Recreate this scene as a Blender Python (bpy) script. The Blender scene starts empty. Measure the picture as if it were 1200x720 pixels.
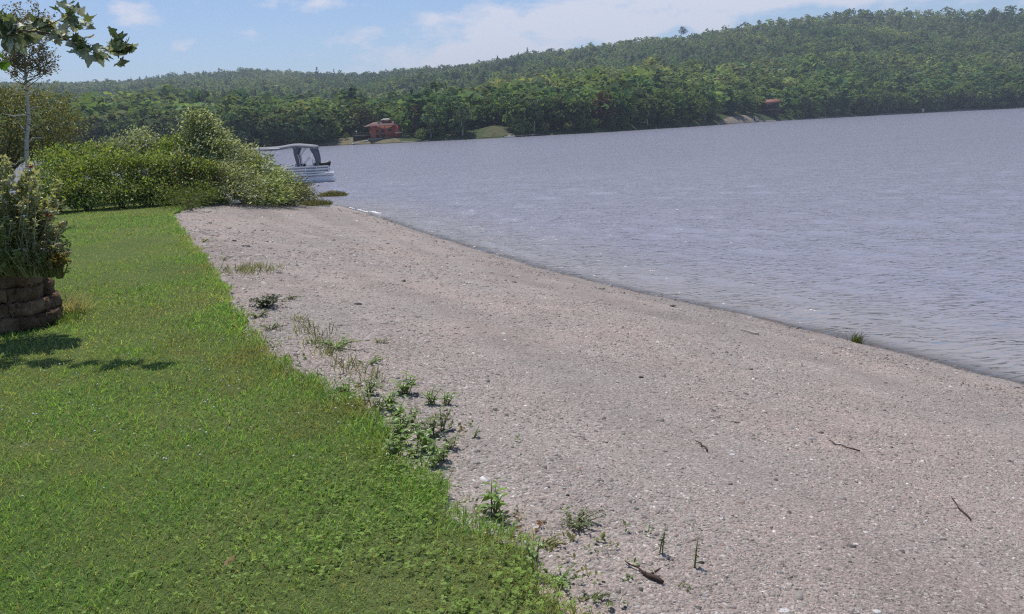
import bpy, math, random
import numpy as np
from mathutils import Vector

R = math.radians
rng = np.random.default_rng(7)
random.seed(7)
scene = bpy.context.scene
col = scene.collection

# ------------------------------------------------------------------ camera
F_PX, W_PX, H_PX = 1040.0, 1200.0, 720.0
EYE = 3.0                       # metres above the lake
LAWN = 1.3
PITCH, ROLL = R(11.35), R(2.8)
cam_d = bpy.data.cameras.new('camera')
cam = bpy.data.objects.new('camera', cam_d)
col.objects.link(cam)
cam_d.sensor_width = 36.0
cam_d.lens = 36.0 * F_PX / W_PX
cam_d.clip_start, cam_d.clip_end = 0.1, 20000
cam.location = (0, 0, EYE)
from mathutils import Matrix
cam_m = Matrix.Rotation(math.pi / 2 - PITCH, 3, 'X') @ Matrix.Rotation(-ROLL, 3, 'Z')
cam.rotation_euler = cam_m.to_euler()
scene.camera = cam
CR, CU, CF = [np.array(cam_m.col[i]) for i in (0, 1, 2)]
CF = -CF


def ray(px, py):
    return CF + (px - 600) / F_PX * CR - (py - 360) / F_PX * CU


def on_z(px, py, z=0.0):
    """where the sight line of a photo pixel meets the level z"""
    v = ray(px, py)
    k = (z - EYE) / v[2]
    return np.array([v[0] * k, v[1] * k, z])


def at_d(px, py, d):
    v = ray(px, py)
    k = d / math.hypot(v[0], v[1])
    return np.array([v[0] * k, v[1] * k, EYE + v[2] * k])


def yhor(px):
    """photo row of the horizon in column px"""
    a = ray(px, 0)[2]
    b = ray(px, 700)[2]
    return 700 * a / (a - b)


def column(px, d):
    p = at_d(px, yhor(px), d)
    return p[0], p[1]


# ------------------------------------------------------------------ mesh helpers
def tag(o, label=None, cat=None, group=None, kind=None):
    if label: o['label'] = label
    if cat: o['category'] = cat
    if group: o['group'] = group
    if kind: o['kind'] = kind
    return o


def empty(name, loc=(0, 0, 0), rz=0.0):
    o = bpy.data.objects.new(name, None)
    o.empty_display_size = 0.2
    o.location = [float(a) for a in loc]
    o.rotation_euler = (0, 0, rz)
    col.objects.link(o)
    return o


def mesh_data(name, V, faces, mat=None, tint=None, smooth=False, attrs=None):
    """faces: list of int arrays, each (n, k)"""
    V = np.asarray(V, dtype=np.float32).reshape(-1, 3)
    faces = [np.asarray(f, dtype=np.int32) for f in faces if len(f)]
    me = bpy.data.meshes.new(name)
    me.vertices.add(len(V))
    me.vertices.foreach_set('co', V.ravel())
    nl = sum(f.size for f in faces)
    npoly = sum(len(f) for f in faces)
    me.loops.add(nl)
    me.loops.foreach_set('vertex_index', np.concatenate([f.ravel() for f in faces]))
    me.polygons.add(npoly)
    tot = np.concatenate([np.full(len(f), f.shape[1], np.int32) for f in faces])
    st = np.concatenate([[0], np.cumsum(tot)[:-1]]).astype(np.int32)
    me.polygons.foreach_set('loop_start', st)
    me.polygons.foreach_set('loop_total', tot)
    if smooth:
        me.polygons.foreach_set('use_smooth', np.ones(npoly, bool))
    me.update(calc_edges=True)
    if tint is not None:
        t = np.asarray(tint, dtype=np.float32)
        if t.shape[1] == 3:
            t = np.concatenate([t, np.ones((len(t), 1), np.float32)], 1)
        a = me.attributes.new('tint', 'FLOAT_COLOR', 'POINT')
        a.data.foreach_set('color', t.ravel())
    for k, v in (attrs or {}).items():
        a = me.attributes.new(k, 'FLOAT', 'POINT')
        a.data.foreach_set('value', np.asarray(v, np.float32))
    if mat: me.materials.append(mat)
    return me


def mesh_obj(name, V, faces, mat=None, parent=None, **kw):
    o = bpy.data.objects.new(name, mesh_data(name, V, faces, mat, **kw))
    col.objects.link(o)
    if parent is not None: o.parent = parent
    return o


class MB:
    """collects simple solids that make ONE mesh"""
    def __init__(s):
        s.V, s.F, s.n = [], {}, 0

    def add(s, V, faces):
        V = np.asarray(V, float)
        for f in faces:
            s.F.setdefault(len(f), []).append([i + s.n for i in f])
        s.V.append(V)
        s.n += len(V)
        return s

    def box(s, c, size, rz=0.0, taper=1.0):
        x, y, z = [a / 2 for a in size]
        v = np.array([(-x, -y, -z), (x, -y, -z), (x, y, -z), (-x, y, -z),
                      (-x * taper, -y * taper, z), (x * taper, -y * taper, z), (x * taper, y * taper, z), (-x * taper, y * taper, z)])
        cs, sn = math.cos(rz), math.sin(rz)
        v = np.stack([v[:, 0] * cs - v[:, 1] * sn, v[:, 0] * sn + v[:, 1] * cs, v[:, 2]], 1) + np.array(c)
        return s.add(v, [(0, 3, 2, 1), (4, 5, 6, 7), (0, 1, 5, 4), (1, 2, 6, 5), (2, 3, 7, 6), (3, 0, 4, 7)])

    def tube(s, pts, rad, n=6):
        pts = np.asarray(pts, float)
        rad = np.broadcast_to(np.asarray(rad, float), (len(pts),))
        d = np.gradient(pts, axis=0)
        d /= np.linalg.norm(d, axis=1, keepdims=True) + 1e-9
        ref = np.array([0, 0, 1.0]) if abs(d[0][2]) < 0.8 else np.array([1.0, 0, 0])
        V = []
        for p, t, r in zip(pts, d, rad):
            a = np.cross(t, ref); a /= np.linalg.norm(a) + 1e-9
            b = np.cross(t, a)
            for k in range(n):
                g = 2 * math.pi * k / n
                V.append(p + r * (math.cos(g) * a + math.sin(g) * b))
        F = []
        m = len(pts)
        for i in range(m - 1):
            for k in range(n):
                k2 = (k + 1) % n
                F.append((i * n + k, i * n + k2, (i + 1) * n + k2, (i + 1) * n + k))
        F.append(tuple(range(n))[::-1])
        F.append(tuple((m - 1) * n + k for k in range(n)))
        return s.add(V, F)

    def prism(s, poly, y0, y1):
        """polygon in x,z pushed along y"""
        n = len(poly)
        V = [(x, y0, z) for x, z in poly] + [(x, y1, z) for x, z in poly]
        F = [tuple(range(n)), tuple(range(2 * n - 1, n - 1, -1))]
        for k in range(n):
            k2 = (k + 1) % n
            F.append((k, k + n, k2 + n, k2))
        return s.add(V, F)

    def build(s, name, mat, parent=None, smooth=False, loc=None):
        o = mesh_obj(name, np.concatenate(s.V), [np.array(f) for f in s.F.values()], mat, parent, smooth=smooth)
        if loc is not None: o.location = [float(a) for a in loc]
        return o


def unit(v):
    return v / (np.linalg.norm(v, axis=-1, keepdims=True) + 1e-9)


def rand_dir(n, r=rng):
    return unit(r.normal(size=(n, 3)))


def leaves4(P, A, N, L, W, fold=0.15):
    """n small folded leaves; returns V, F"""
    n = len(P)
    A = unit(A)
    S = unit(np.cross(A, N))
    N = np.cross(S, A)
    L = np.broadcast_to(np.asarray(L, float), (n,))[:, None]
    W = np.broadcast_to(np.asarray(W, float), (n,))[:, None]
    m = P + A * L * 0.45 + N * W * fold
    V = np.stack([P, m + S * W / 2, P + A * L, m - S * W / 2], 1).reshape(-1, 3)
    b = np.arange(n)[:, None] * 4
    F = np.concatenate([b + np.array([0, 1, 2]), b + np.array([0, 2, 3])], 0)
    return V, F


def leaves6(P, A, N, L, W, droop=0.25):
    """n broad bent leaves with a midrib"""
    n = len(P)
    A = unit(A)
    S = unit(np.cross(A, N))
    N = np.cross(S, A)
    L = np.broadcast_to(np.asarray(L, float), (n,))[:, None]
    W = np.broadcast_to(np.asarray(W, float), (n,))[:, None]
    def at(t, s, up):
        return P + A * L * t + S * W * s + N * (W * up) - np.array([0, 0, 1.0]) * L * droop * t * t
    V = np.stack([at(0, 0, 0), at(.3, .42, .14), at(.3, 0, 0), at(.3, -.42, .14),
                  at(.65, .46, .12), at(.65, 0, 0), at(.65, -.46, .12), at(1, 0, 0)], 1).reshape(-1, 3)
    b = np.arange(n)[:, None] * 8
    T = np.concatenate([b + np.array(t) for t in ((0, 1, 2), (0, 2, 3), (4, 7, 5), (5, 7, 6))], 0)
    Q = np.concatenate([b + np.array(t) for t in ((1, 4, 5, 2), (2, 5, 6, 3))], 0)
    return V, [T, Q]


# ------------------------------------------------------------------ materials
class NT:
    def __init__(s, name):
        s.m = bpy.data.materials.new(name)
        s.m.use_nodes = True
        s.t = s.m.node_tree
        s.t.nodes.clear()
        s.out = s.n('ShaderNodeOutputMaterial')

    def n(s, typ, **kw):
        nd = s.t.nodes.new(typ)
        for k, v in kw.items():
            if hasattr(nd, k) and not k.startswith('i_'): setattr(nd, k, v)
        return nd

    def link(s, a, b):
        s.t.links.new(a, b)

    def set(s, sock, v):
        if isinstance(v, bpy.types.NodeSocket): s.link(v, sock)
        elif isinstance(v, (tuple, list)) and len(v) == 3 and sock.type == 'RGBA': sock.default_value = (*v, 1)
        else: sock.default_value = v

    def attr(s, name, out='Color'):
        return s.n('ShaderNodeAttribute', attribute_name=name).outputs[out]

    def coord(s, which='Object'):
        return s.n('ShaderNodeTexCoord').outputs[which]

    def noise(s, scale, detail=4, rough=0.55, vec=None, out='Fac'):
        nd = s.n('ShaderNodeTexNoise')
        nd.inputs['Scale'].default_value = scale
        nd.inputs['Detail'].default_value = detail
        nd.inputs['Roughness'].default_value = rough
        s.link(vec if vec is not None else s.coord(), nd.inputs['Vector'])
        return nd.outputs[out]

    def voronoi(s, scale, vec=None, out='Color', feature='F1'):
        nd = s.n('ShaderNodeTexVoronoi', feature=feature)
        nd.inputs['Scale'].default_value = scale
        s.link(vec if vec is not None else s.coord(), nd.inputs['Vector'])
        return nd.outputs[out]

    def mapping(s, scale, rot=(0, 0, 0), vec=None):
        nd = s.n('ShaderNodeMapping')
        nd.inputs['Scale'].default_value = scale
        nd.inputs['Rotation'].default_value = rot
        s.link(vec if vec is not None else s.coord(), nd.inputs['Vector'])
        return nd.outputs[0]

    def ramp(s, fac, stops, interp='LINEAR'):
        nd = s.n('ShaderNodeValToRGB')
        cr = nd.color_ramp
        cr.interpolation = interp
        while len(cr.elements) < len(stops): cr.elements.new(0.5)
        for e, (p, c) in zip(cr.elements, stops):
            e.position = p
            e.color = (*c, 1) if not isinstance(c, (int, float)) else (c, c, c, 1)
        s.link(fac, nd.inputs[0])
        return nd.outputs[0]

    def mix(s, fac, a, b, blend='MIX'):
        nd = s.n('ShaderNodeMix', data_type='RGBA', blend_type=blend)
        s.set(nd.inputs[0], fac)
        s.set(nd.inputs[6], a)
        s.set(nd.inputs[7], b)
        return nd.outputs[2]

    def math(s, op, a, b=0.5, c=None):
        nd = s.n('ShaderNodeMath', operation=op)
        s.set(nd.inputs[0], a)
        s.set(nd.inputs[1], b)
        if c is not None: s.set(nd.inputs[2], c)
        return nd.outputs[0]

    def bump(s, h, strength=0.5, dist=0.01, normal=None):
        nd = s.n('ShaderNodeBump')
        nd.inputs['Strength'].default_value = strength
        nd.inputs['Distance'].default_value = dist
        s.link(h, nd.inputs['Height'])
        if normal is not None: s.link(normal, nd.inputs['Normal'])
        return nd.outputs[0]

    def principled(s, color, rough=0.8, normal=None, spec=0.3, **kw):
        nd = s.n('ShaderNodeBsdfPrincipled')
        s.set(nd.inputs['Base Color'], color)
        s.set(nd.inputs['Roughness'], rough)
        nd.inputs['Specular IOR Level'].default_value = spec
        for k, v in kw.items(): s.set(nd.inputs[k.replace('_', ' ')], v)
        if normal is not None: s.link(normal, nd.inputs['Normal'])
        return nd.outputs[0]

    def mixs(s, fac, a, b):
        nd = s.n('ShaderNodeMixShader')
        s.set(nd.inputs[0], fac)
        s.link(a, nd.inputs[1])
        s.link(b, nd.inputs[2])
        return nd.outputs[0]

    def done(s, sh):
        s.link(sh, s.out.inputs['Surface'])
        return s.m


def leaf_material(name, trans=0.5, gloss=0.02, use_obj=False, gr=0.35):
    t = NT(name)
    c = t.attr('tint')
    if use_obj:
        oi = t.n('ShaderNodeObjectInfo')
        c = t.mix(1.0, c, oi.outputs['Color'], 'MULTIPLY')
    d = t.n('ShaderNodeBsdfDiffuse'); t.link(c, d.inputs[0])
    tr = t.n('ShaderNodeBsdfTranslucent')
    t.link(t.mix(1.0, c, (1.35, 1.25, 0.6), 'MULTIPLY'), tr.inputs[0])
    g = t.n('ShaderNodeBsdfGlossy'); g.inputs['Roughness'].default_value = gr
    g.inputs[0].default_value = (1, 1, 1, 1)
    sh = t.mixs(trans, d.outputs[0], tr.outputs[0])
    if gloss > 0: sh = t.mixs(gloss, sh, g.outputs[0])
    return t.done(sh)


def plain(name, c, rough=0.6, spec=0.3, var=0.12, scale=8, metal=0.0):
    t = NT(name)
    n = t.noise(scale, 4)
    k = t.ramp(n, [(0.3, tuple(a * (1 - var) for a in c)), (0.7, tuple(min(1, a * (1 + var)) for a in c))])
    return t.done(t.principled(k, rough, spec=spec, Metallic=metal))


M_LEAF = leaf_material('leaf')
M_FAR = leaf_material('far_leaf', trans=0.42, gloss=0.0, use_obj=True)
M_WOODS = leaf_material('woods_leaf', trans=0.42, gloss=0.0)
M_GRASS = leaf_material('grass_blade', trans=0.48, gloss=0.008, gr=0.5)
M_BARK = plain('bark', (0.10, 0.08, 0.06), 0.9, var=0.4, scale=20)
M_STEM = plain('stem', (0.16, 0.17, 0.07), 0.8)
M_PALESTEM = plain('pale_stem', (0.34, 0.36, 0.22), 0.8)
M_WHITE = plain('white_paint', (0.80, 0.80, 0.80), 0.35, spec=0.5, var=0.03)
M_ALU = plain('brushed_aluminium', (0.62, 0.63, 0.65), 0.35, spec=0.5, var=0.05, metal=0.3)
M_CANVAS = plain('grey_canvas', (0.27, 0.27, 0.29), 0.9, var=0.1, scale=3)
M_CANVASDARK = plain('dark_canvas', (0.13, 0.14, 0.16), 0.9, var=0.2, scale=3)
M_DARK = plain('dark_vinyl', (0.03, 0.03, 0.035), 0.5)
M_GREYPANEL = plain('grey_panel', (0.36, 0.36, 0.38), 0.5)
M_WOODGREY = plain('weathered_wood', (0.25, 0.22, 0.19), 0.9, var=0.25, scale=2)


def birch_mat():
    t = NT('birch_bark')
    v = t.mapping((4, 4, 22))
    n = t.noise(1.6, 3, 0.6, v)
    c = t.ramp(n, [(0.0, (0.05, 0.045, 0.04)), (0.38, (0.10, 0.09, 0.08)), (0.44, (0.40, 0.385, 0.36)), (1.0, (0.54, 0.52, 0.49))])
    return t.done(t.principled(c, 0.75))
M_BIRCH = birch_mat()

# ------------------------------------------------------------------ ground plan
lawn_px = [(770, 860), (712, 735), (674, 690), (620, 640), (570, 608), (525, 572), (490, 540), (455, 512), (420, 478), (385, 455), (350, 432),
           (322, 412), (300, 392), (283, 368), (268, 345), (252, 320), (240, 300), (228, 285), (216, 271), (205, 258),
           (203, 251), (214, 245), (240, 239), (262, 236)]
LE = np.array([on_z(x, y, LAWN)[:2] for x, y in lawn_px])
e0 = LE[0] + (LE[0] - LE[2]) / np.linalg.norm(LE[0] - LE[2]) * 8
LE = np.vstack([e0, LE, column(258, 29.0), column(240, 32.0), column(205, 35.0), column(60, 40.0), (-40, 44.0), (-90, 50.0)])
water_px = [(1330, 489), (1200, 450), (1110, 426), (1000, 398), (930, 382), (860, 366), (780, 350), (700, 331), (640, 316), (560, 292),
            (500, 274), (460, 260), (430, 250), (405, 243), (388, 240.5)]
WL = np.array([on_z(x, y, 0.0)[:2] for x, y in water_px])
w0 = WL[0] + (WL[0] - WL[1]) / np.linalg.norm(WL[0] - WL[1]) * 25
WL = np.vstack([w0, WL, column(368, 35.5), column(345, 35.0), column(300, 37.0), column(240, 40.0), column(90, 46.0), (-42, 52.0), (-90, 58.0)])


def poly_dist(P, L):
    d = np.full(len(P), 1e9)
    for a, b in zip(L[:-1], L[1:]):
        ab = b - a
        t = np.clip(((P - a) @ ab) / (ab @ ab), 0, 1)
        d = np.minimum(d, np.linalg.norm(P - (a + t[:, None] * ab), axis=1))
    return d


def inside(P, poly):
    r = np.zeros(len(P), bool)
    n = len(poly)
    for i in range(n):
        a, b = poly[i], poly[(i + 1) % n]
        c = (a[1] > P[:, 1]) != (b[1] > P[:, 1])
        with np.errstate(divide='ignore', invalid='ignore'):
            xi = (b[0] - a[0]) * (P[:, 1] - a[1]) / (b[1] - a[1]) + a[0]
        r ^= c & (P[:, 0] < xi)
    return r


LAWN_POLY = np.vstack([LE, (-90, -30), (LE[0][0], -30)])
LAND_POLY = np.vstack([WL, (-90, -30), (WL[0][0], -30)])


def vnoise(x, y, s, seed=0):
    """smooth value noise in [-1, 1]"""
    x = np.asarray(x) / s + 17.3 * seed; y = np.asarray(y) / s - 9.1 * seed
    xi, yi = np.floor(x), np.floor(y)
    u, v = x - xi, y - yi
    u, v = u * u * (3 - 2 * u), v * v * (3 - 2 * v)
    def h(a, b):
        q = np.sin(a * 127.1 + b * 311.7 + seed * 74.7) * 43758.5453
        return (q - np.floor(q)) * 2 - 1
    return (h(xi, yi) * (1 - u) + h(xi + 1, yi) * u) * (1 - v) + (h(xi, yi + 1) * (1 - u) + h(xi + 1, yi + 1) * u) * v


def ground_z(x, y):
    P = np.stack([np.asarray(x, float).ravel(), np.asarray(y, float).ravel()], 1)
    a, b = poly_dist(P, LE), poly_dist(P, WL)
    il, ia = inside(P, LAWN_POLY), inside(P, LAND_POLY)
    t = a / (a + b + 1e-6)
    beach = LAWN * (1 - (0.85 * t + 0.15 * t ** 3)) + 0.02 * vnoise(P[:, 0], P[:, 1], 1.7, 3) * np.minimum(1, a) * np.minimum(1, b) \
        + 0.045 * np.exp(-((b - 1.6) / 0.5) ** 2) * np.minimum(1, a)
    beach += (0.018 * vnoise(P[:, 0], P[:, 1], .8, 14) + .010 * vnoise(P[:, 0], P[:, 1], .25, 15)) * np.exp(-b / .8)
    beach -= 0.05 * np.exp(-(a / 0.35) ** 2) * (a > 0)
    lawn = LAWN - 0.05 + 0 * a
    water = -np.minimum(0.13 * b, 3.5)
    z = np.where(il, lawn, np.where(ia, beach, water))
    return z.reshape(np.shape(x))


def gz(x, y):
    return float(ground_z(np.array([x]), np.array([y]))[0])


def lawn_top(x, y):
    return LAWN + 0.025 * vnoise(x, y, 3.5, 5) + 0.012 * vnoise(x, y, 0.9, 6)


def grid_mesh(X, Y, Z):
    ny, nx = X.shape
    V = np.stack([X.ravel(), Y.ravel(), Z.ravel()], 1)
    i = (np.arange(ny - 1)[:, None] * nx + np.arange(nx - 1)[None]).ravel()
    return V, np.stack([i, i + 1, i + nx + 1, i + nx], 1)


# ---- beach: one sheet that also carries the lawn and the lake bed
xs = np.concatenate([np.linspace(-110, -14, 60), np.linspace(-13.6, 16, 330), np.linspace(16.5, 60, 40)])
ys = np.concatenate([np.linspace(-30, 0, 30), np.linspace(0.2, 14, 200), np.linspace(14.2, 52, 160), np.linspace(53, 110, 30)])
X, Y = np.meshgrid(xs, ys)
Z = ground_z(X, Y)
V, Fq = grid_mesh(X, Y, Z)
bW = poly_dist(V[:, :2], WL)
land = inside(V[:, :2], LAND_POLY)
wet = np.where(land, np.clip(1 - (bW - .07 - .10 * vnoise(V[:, 0], V[:, 1], .5, 16) * (bW < 1)) / .10, 0, 1), 1.0)
band = vnoise(bW, V[:, 1] * .10, .8, 17) * .6 + vnoise(bW, V[:, 1] * .2, .3, 18) * .4
bL = poly_dist(V[:, :2], LE)


def gravel_mat():
    t = NT('gravel')
    co = t.coord()
    warp = t.mapping((1, 1, 1))
    c1 = t.voronoi(150, co)
    c2 = t.voronoi(75, co)
    sep = t.n('ShaderNodeSeparateColor'); t.link(c1, sep.inputs[0])
    sep2 = t.n('ShaderNodeSeparateColor'); t.link(c2, sep2.inputs[0])
    pal = [(0.0, (0.10, 0.095, 0.09)), (0.12, (0.22, 0.20, 0.185)), (0.35, (0.31, 0.275, 0.25)), (0.6, (0.37, 0.31, 0.285)), (0.85, (0.42, 0.37, 0.345)), (0.95, (0.52, 0.49, 0.46)), (1.0, (0.70, 0.68, 0.65))]
    ca = t.ramp(sep.outputs[0], pal)
    cb = t.ramp(sep2.outputs[1], pal)
    c = t.mix(t.ramp(t.noise(14, 2), [(0.4, 0.0), (0.6, 1.0)]), ca, cb)
    tone = t.ramp(t.noise(0.55, 3), [(0.35, (0.92, 0.93, 0.92)), (0.65, (1.02, 0.955, 0.92))])
    c = t.mix(1.0, c, tone, 'MULTIPLY')
    fine = t.ramp(t.noise(1.8, 5, 0.7), [(0.35, 0.86), (0.68, 1.1)])
    c = t.mix(1.0, c, fine, 'MULTIPLY')
    c = t.mix(1.0, c, t.ramp(t.math('MULTIPLY_ADD', t.attr('band', 'Fac'), .5, .5), [(.25, (.84, .83, .83)), (.5, (1, 1, 1)), (.75, (1.06, 1.04, 1.02))]), 'MULTIPLY')
    w = t.attr('wet', 'Fac')
    c = t.mix(w, c, t.mix(1.0, c, (0.42, 0.40, 0.40), 'MULTIPLY'))
    h = t.math('ADD', t.voronoi(150, co, 'Distance'), t.math('MULTIPLY', t.voronoi(75, co, 'Distance'), 1.4))
    b = t.bump(h, 0.6, 0.005)
    b = t.bump(t.noise(7, 4), 0.35, 0.03, b)
    return t.done(t.principled(c, t.math('MULTIPLY_ADD', w, -0.5, 0.9), b, spec=0.25))
M_GRAVEL = gravel_mat()
beach = mesh_obj('beach', V, [Fq], M_GRAVEL, smooth=True, attrs={'wet': wet, 'band': band})
tag(beach, kind='structure')

# ---- lawn sheet with a ragged rim
u = LE.copy()
# resample edge finely and add jitter
seg = []
for a, b in zip(u[:-1], u[1:]):
    n = max(1, int(np.linalg.norm(b - a) / 0.10)) if np.linalg.norm(b - a) < 12 else max(1, int(np.linalg.norm(b - a) / 2))
    for k in range(n): seg.append(a + (b - a) * k / n)
seg.append(u[-1])
seg = np.array(seg)
jit = 0.07 * vnoise(seg[:, 0], seg[:, 1], 0.35, 9) + 0.06 * vnoise(seg[:, 0], seg[:, 1], 0.12, 8)
tan = unit(np.gradient(seg, axis=0))
nrm = np.stack([tan[:, 1], -tan[:, 0]], 1)
seg = seg + nrm * jit[:, None]
LAWN_EDGE = seg
LAWN_EDGE_POLY = np.vstack([seg, (-90, -30), (LE[0][0], -30)])
xs2 = np.concatenate([np.linspace(-88, -14, 50), np.linspace(-13.8, 6, 240)])
ys2 = np.concatenate([np.linspace(-28, 0, 20), np.linspace(0.1, 46, 330)])
X2, Y2 = np.meshgrid(xs2, ys2)
P2 = np.stack([X2.ravel(), Y2.ravel()], 1)
ins = inside(P2, LAWN_EDGE_POLY)
de = poly_dist(P2, LAWN_EDGE[::2])
Z2 = np.where(ins, lawn_top(P2[:, 0], P2[:, 1]) - 0.05 * np.exp(-de / 0.06), LAWN - 0.35)
V2, F2 = grid_mesh(X2, Y2, Z2.reshape(X2.shape))
keep = (ins[F2].sum(1) >= 1)
F2 = F2[keep]


def turf_mat():
    t = NT('turf')
    n = t.noise(0.5, 4)
    c = t.ramp(n, [(0.3, (0.11, 0.175, 0.045)), (0.55, (0.145, 0.20, 0.06)), (0.75, (0.19, 0.215, 0.08))])
    f = t.ramp(t.noise(60, 3, 0.7), [(0.25, 0.55), (0.5, 1.0), (0.75, 1.4)])
    c = t.mix(1.0, c, f, 'MULTIPLY')
    b = t.bump(t.noise(90, 3, 0.7), 1.0, 0.03)
    return t.done(t.principled(c, 0.9, b, spec=0.1))
lawn = mesh_obj('lawn', V2, [F2], turf_mat(), smooth=True)
tag(lawn, kind='structure')

# ---- grass blades: one mass of stuff
PLANTER_C, PLANTER_R = np.array([-6.6, 10.1]), (2.1, 1.9)


def sample_lawn(n, y0, y1, margin=1.0):
    """points on the lawn between two distances, in and a little beside the view"""
    y = rng.uniform(y0, y1, n * 4)
    x = rng.uniform(-0.62 * y1 - margin, 2.0, n * 4)
    k = (x > -0.60 * y - margin) & (x < 0.3 * y + 1)
    P = np.stack([x[k], y[k]], 1)
    P = P[inside(P, LAWN_EDGE_POLY)]
    return P


def grass_bands():
    Ps, Ls, Ws = [], [], []
    for y0, y1, dens, L, W in ((1.6, 3.2, 11000, .033, .0040), (3.2, 5, 8500, .034, .0050), (5, 7.5, 4600, .036, .0066), (7.5, 11, 2200, .038, .0095),
                               (11, 17, 1700, .033, .009), (17, 30, 620, .036, .015)):
        area = (y1 - y0) * (0.6 * y1 + 3)
        n = int(dens * area)
        y = rng.uniform(y0, y1, n); x = rng.uniform(-0.60 * y1 - 1.0, 2.0, n)
        P = np.stack([x, y], 1)
        P = P[(P[:, 0] > -0.60 * P[:, 1] - 1.0)]
        P = P[inside(P, LAWN_EDGE_POLY)]
        Ps.append(P); Ls.append(np.full(len(P), L)); Ws.append(np.full(len(P), W))
    return np.concatenate(Ps), np.concatenate(Ls), np.concatenate(Ws)


def grass_tint(P):
    n = len(P)
    big = vnoise(P[:, 0], P[:, 1], 1.1, 21) * 0.55 + vnoise(P[:, 0], P[:, 1], 0.35, 22) * 0.45 + vnoise(P[:, 0], P[:, 1], 3.1, 23) * .5
    lush = np.clip(0.5 + 0.95 * big, 0, 1)
    worn = np.clip(vnoise(P[:, 0], P[:, 1], .8, 25) + .5 * vnoise(P[:, 0], P[:, 1], .25, 26) - .35, 0, .8)
    edge = np.exp(-poly_dist(P, LE) / 0.5)
    lush = np.clip(lush + 0.55 * edge * (P[:, 1] > 3.5), 0, 1)
    a = np.array([0.37, 0.40, 0.175]); b = np.array([0.225, 0.375, 0.105])
    c = a * (1 - lush[:, None]) + b * lush[:, None]
    c = c * (1 - worn[:, None]) + np.array([.27, .25, .12]) * worn[:, None]
    c = c * rng.uniform(0.6, 1.5, (n, 1))
    dry = rng.random(n) < (0.10 + 0.16 * (1 - lush))
    c[dry] = np.array([0.42, 0.36, 0.19]) * rng.uniform(0.6, 1.2, (dry.sum(), 1))
    return c, lush


P, L, W = grass_bands()
n = len(P)
tint, lush = grass_tint(P)
L = L * rng.lognormal(0, 0.35, n) * (0.75 + 0.6 * lush) * (0.9 + 0.5 * np.exp(-poly_dist(P, LE) / 0.12))
base = np.stack([P[:, 0], P[:, 1], lawn_top(P[:, 0], P[:, 1]) - 0.012], 1)
ang = rng.uniform(0, 2 * math.pi, n)
lean = rng.normal(0, 0.55, (n, 2)) + np.array([0.25, 0.0])
up = unit(np.stack([lean[:, 0], lean[:, 1], np.ones(n)], 1))
side = np.stack([np.cos(ang), np.sin(ang), 0 * ang], 1)
tip_off = unit(np.stack([lean[:, 0] * 2.2, lean[:, 1] * 2.2, 0.6 * np.ones(n)], 1))
mid = base + up * (L * 0.55)[:, None]
tip = mid + tip_off * (L * 0.5)[:, None]
w = (W * 0.5)[:, None] * side
Vg = np.stack([base - w, base + w, mid + w * 0.8, mid - w * 0.8, tip], 1).reshape(-1, 3)
b5 = np.arange(n)[:, None] * 5
grass = mesh_obj('grass', Vg, [b5 + np.array([0, 1, 2, 3]), b5 + np.array([3, 2, 4])], M_GRASS, tint=np.repeat(tint, 5, 0))
tag(grass, 'short mown green grass blades covering the lawn', 'grass', kind='stuff')

# clover: low three-part leaves, thick towards the gravel edge in the near corner
Pc = []
for y0, y1, dens in ((1.6, 3.4, 3200), (3.4, 6, 1300), (6, 10, 160)):
    n0 = int(dens * (y1 - y0) * (0.6 * y1 + 3))
    y = rng.uniform(y0, y1, n0); x = rng.uniform(-0.6 * y1 - 1, 2, n0)
    p = np.stack([x, y], 1)
    e = poly_dist(p, LE)
    pr = np.clip(0.05 + 1.0 * np.exp(-(e / 0.75) ** 2) * (y < 4.6), 0, 1) * np.clip(0.6 + 0.9 * vnoise(x, y, 0.5, 31), 0, 1)
    p = p[(rng.random(n0) < pr) & inside(p, LAWN_EDGE_POLY)]
    Pc.append(p)
Pc = np.concatenate(Pc)
n = len(Pc)
tri = np.repeat(Pc, 3, 0)
z0 = lawn_top(Pc[:, 0], Pc[:, 1]) + rng.uniform(0.012, 0.05, n)
a0 = np.repeat(rng.uniform(0, 6.28, n), 3) + np.tile([0, 2.09, 4.19], n)
A = np.stack([np.cos(a0), np.sin(a0), rng.uniform(-0.2, 0.5, 3 * n)], 1)
N = np.stack([0 * a0, 0 * a0, 1 + 0 * a0], 1) + rng.normal(0, 0.25, (3 * n, 3))
sz = np.repeat(rng.uniform(0.008, 0.016, n), 3)
Vc, Fc = leaves4(np.stack([tri[:, 0], tri[:, 1], np.repeat(z0, 3)], 1), A, N, sz, sz * 0.95, 0.1)
tc = np.array([0.23, 0.34, 0.08]) * rng.uniform(0.6, 1.5, (n, 1))
clover = mesh_obj('clover_leaves', Vc, [Fc], M_GRASS, tint=np.repeat(np.repeat(tc, 3, 0), 4, 0))
tag(clover, 'low clover leaves mixed into the lawn beside the gravel', 'clover', kind='stuff')

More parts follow.
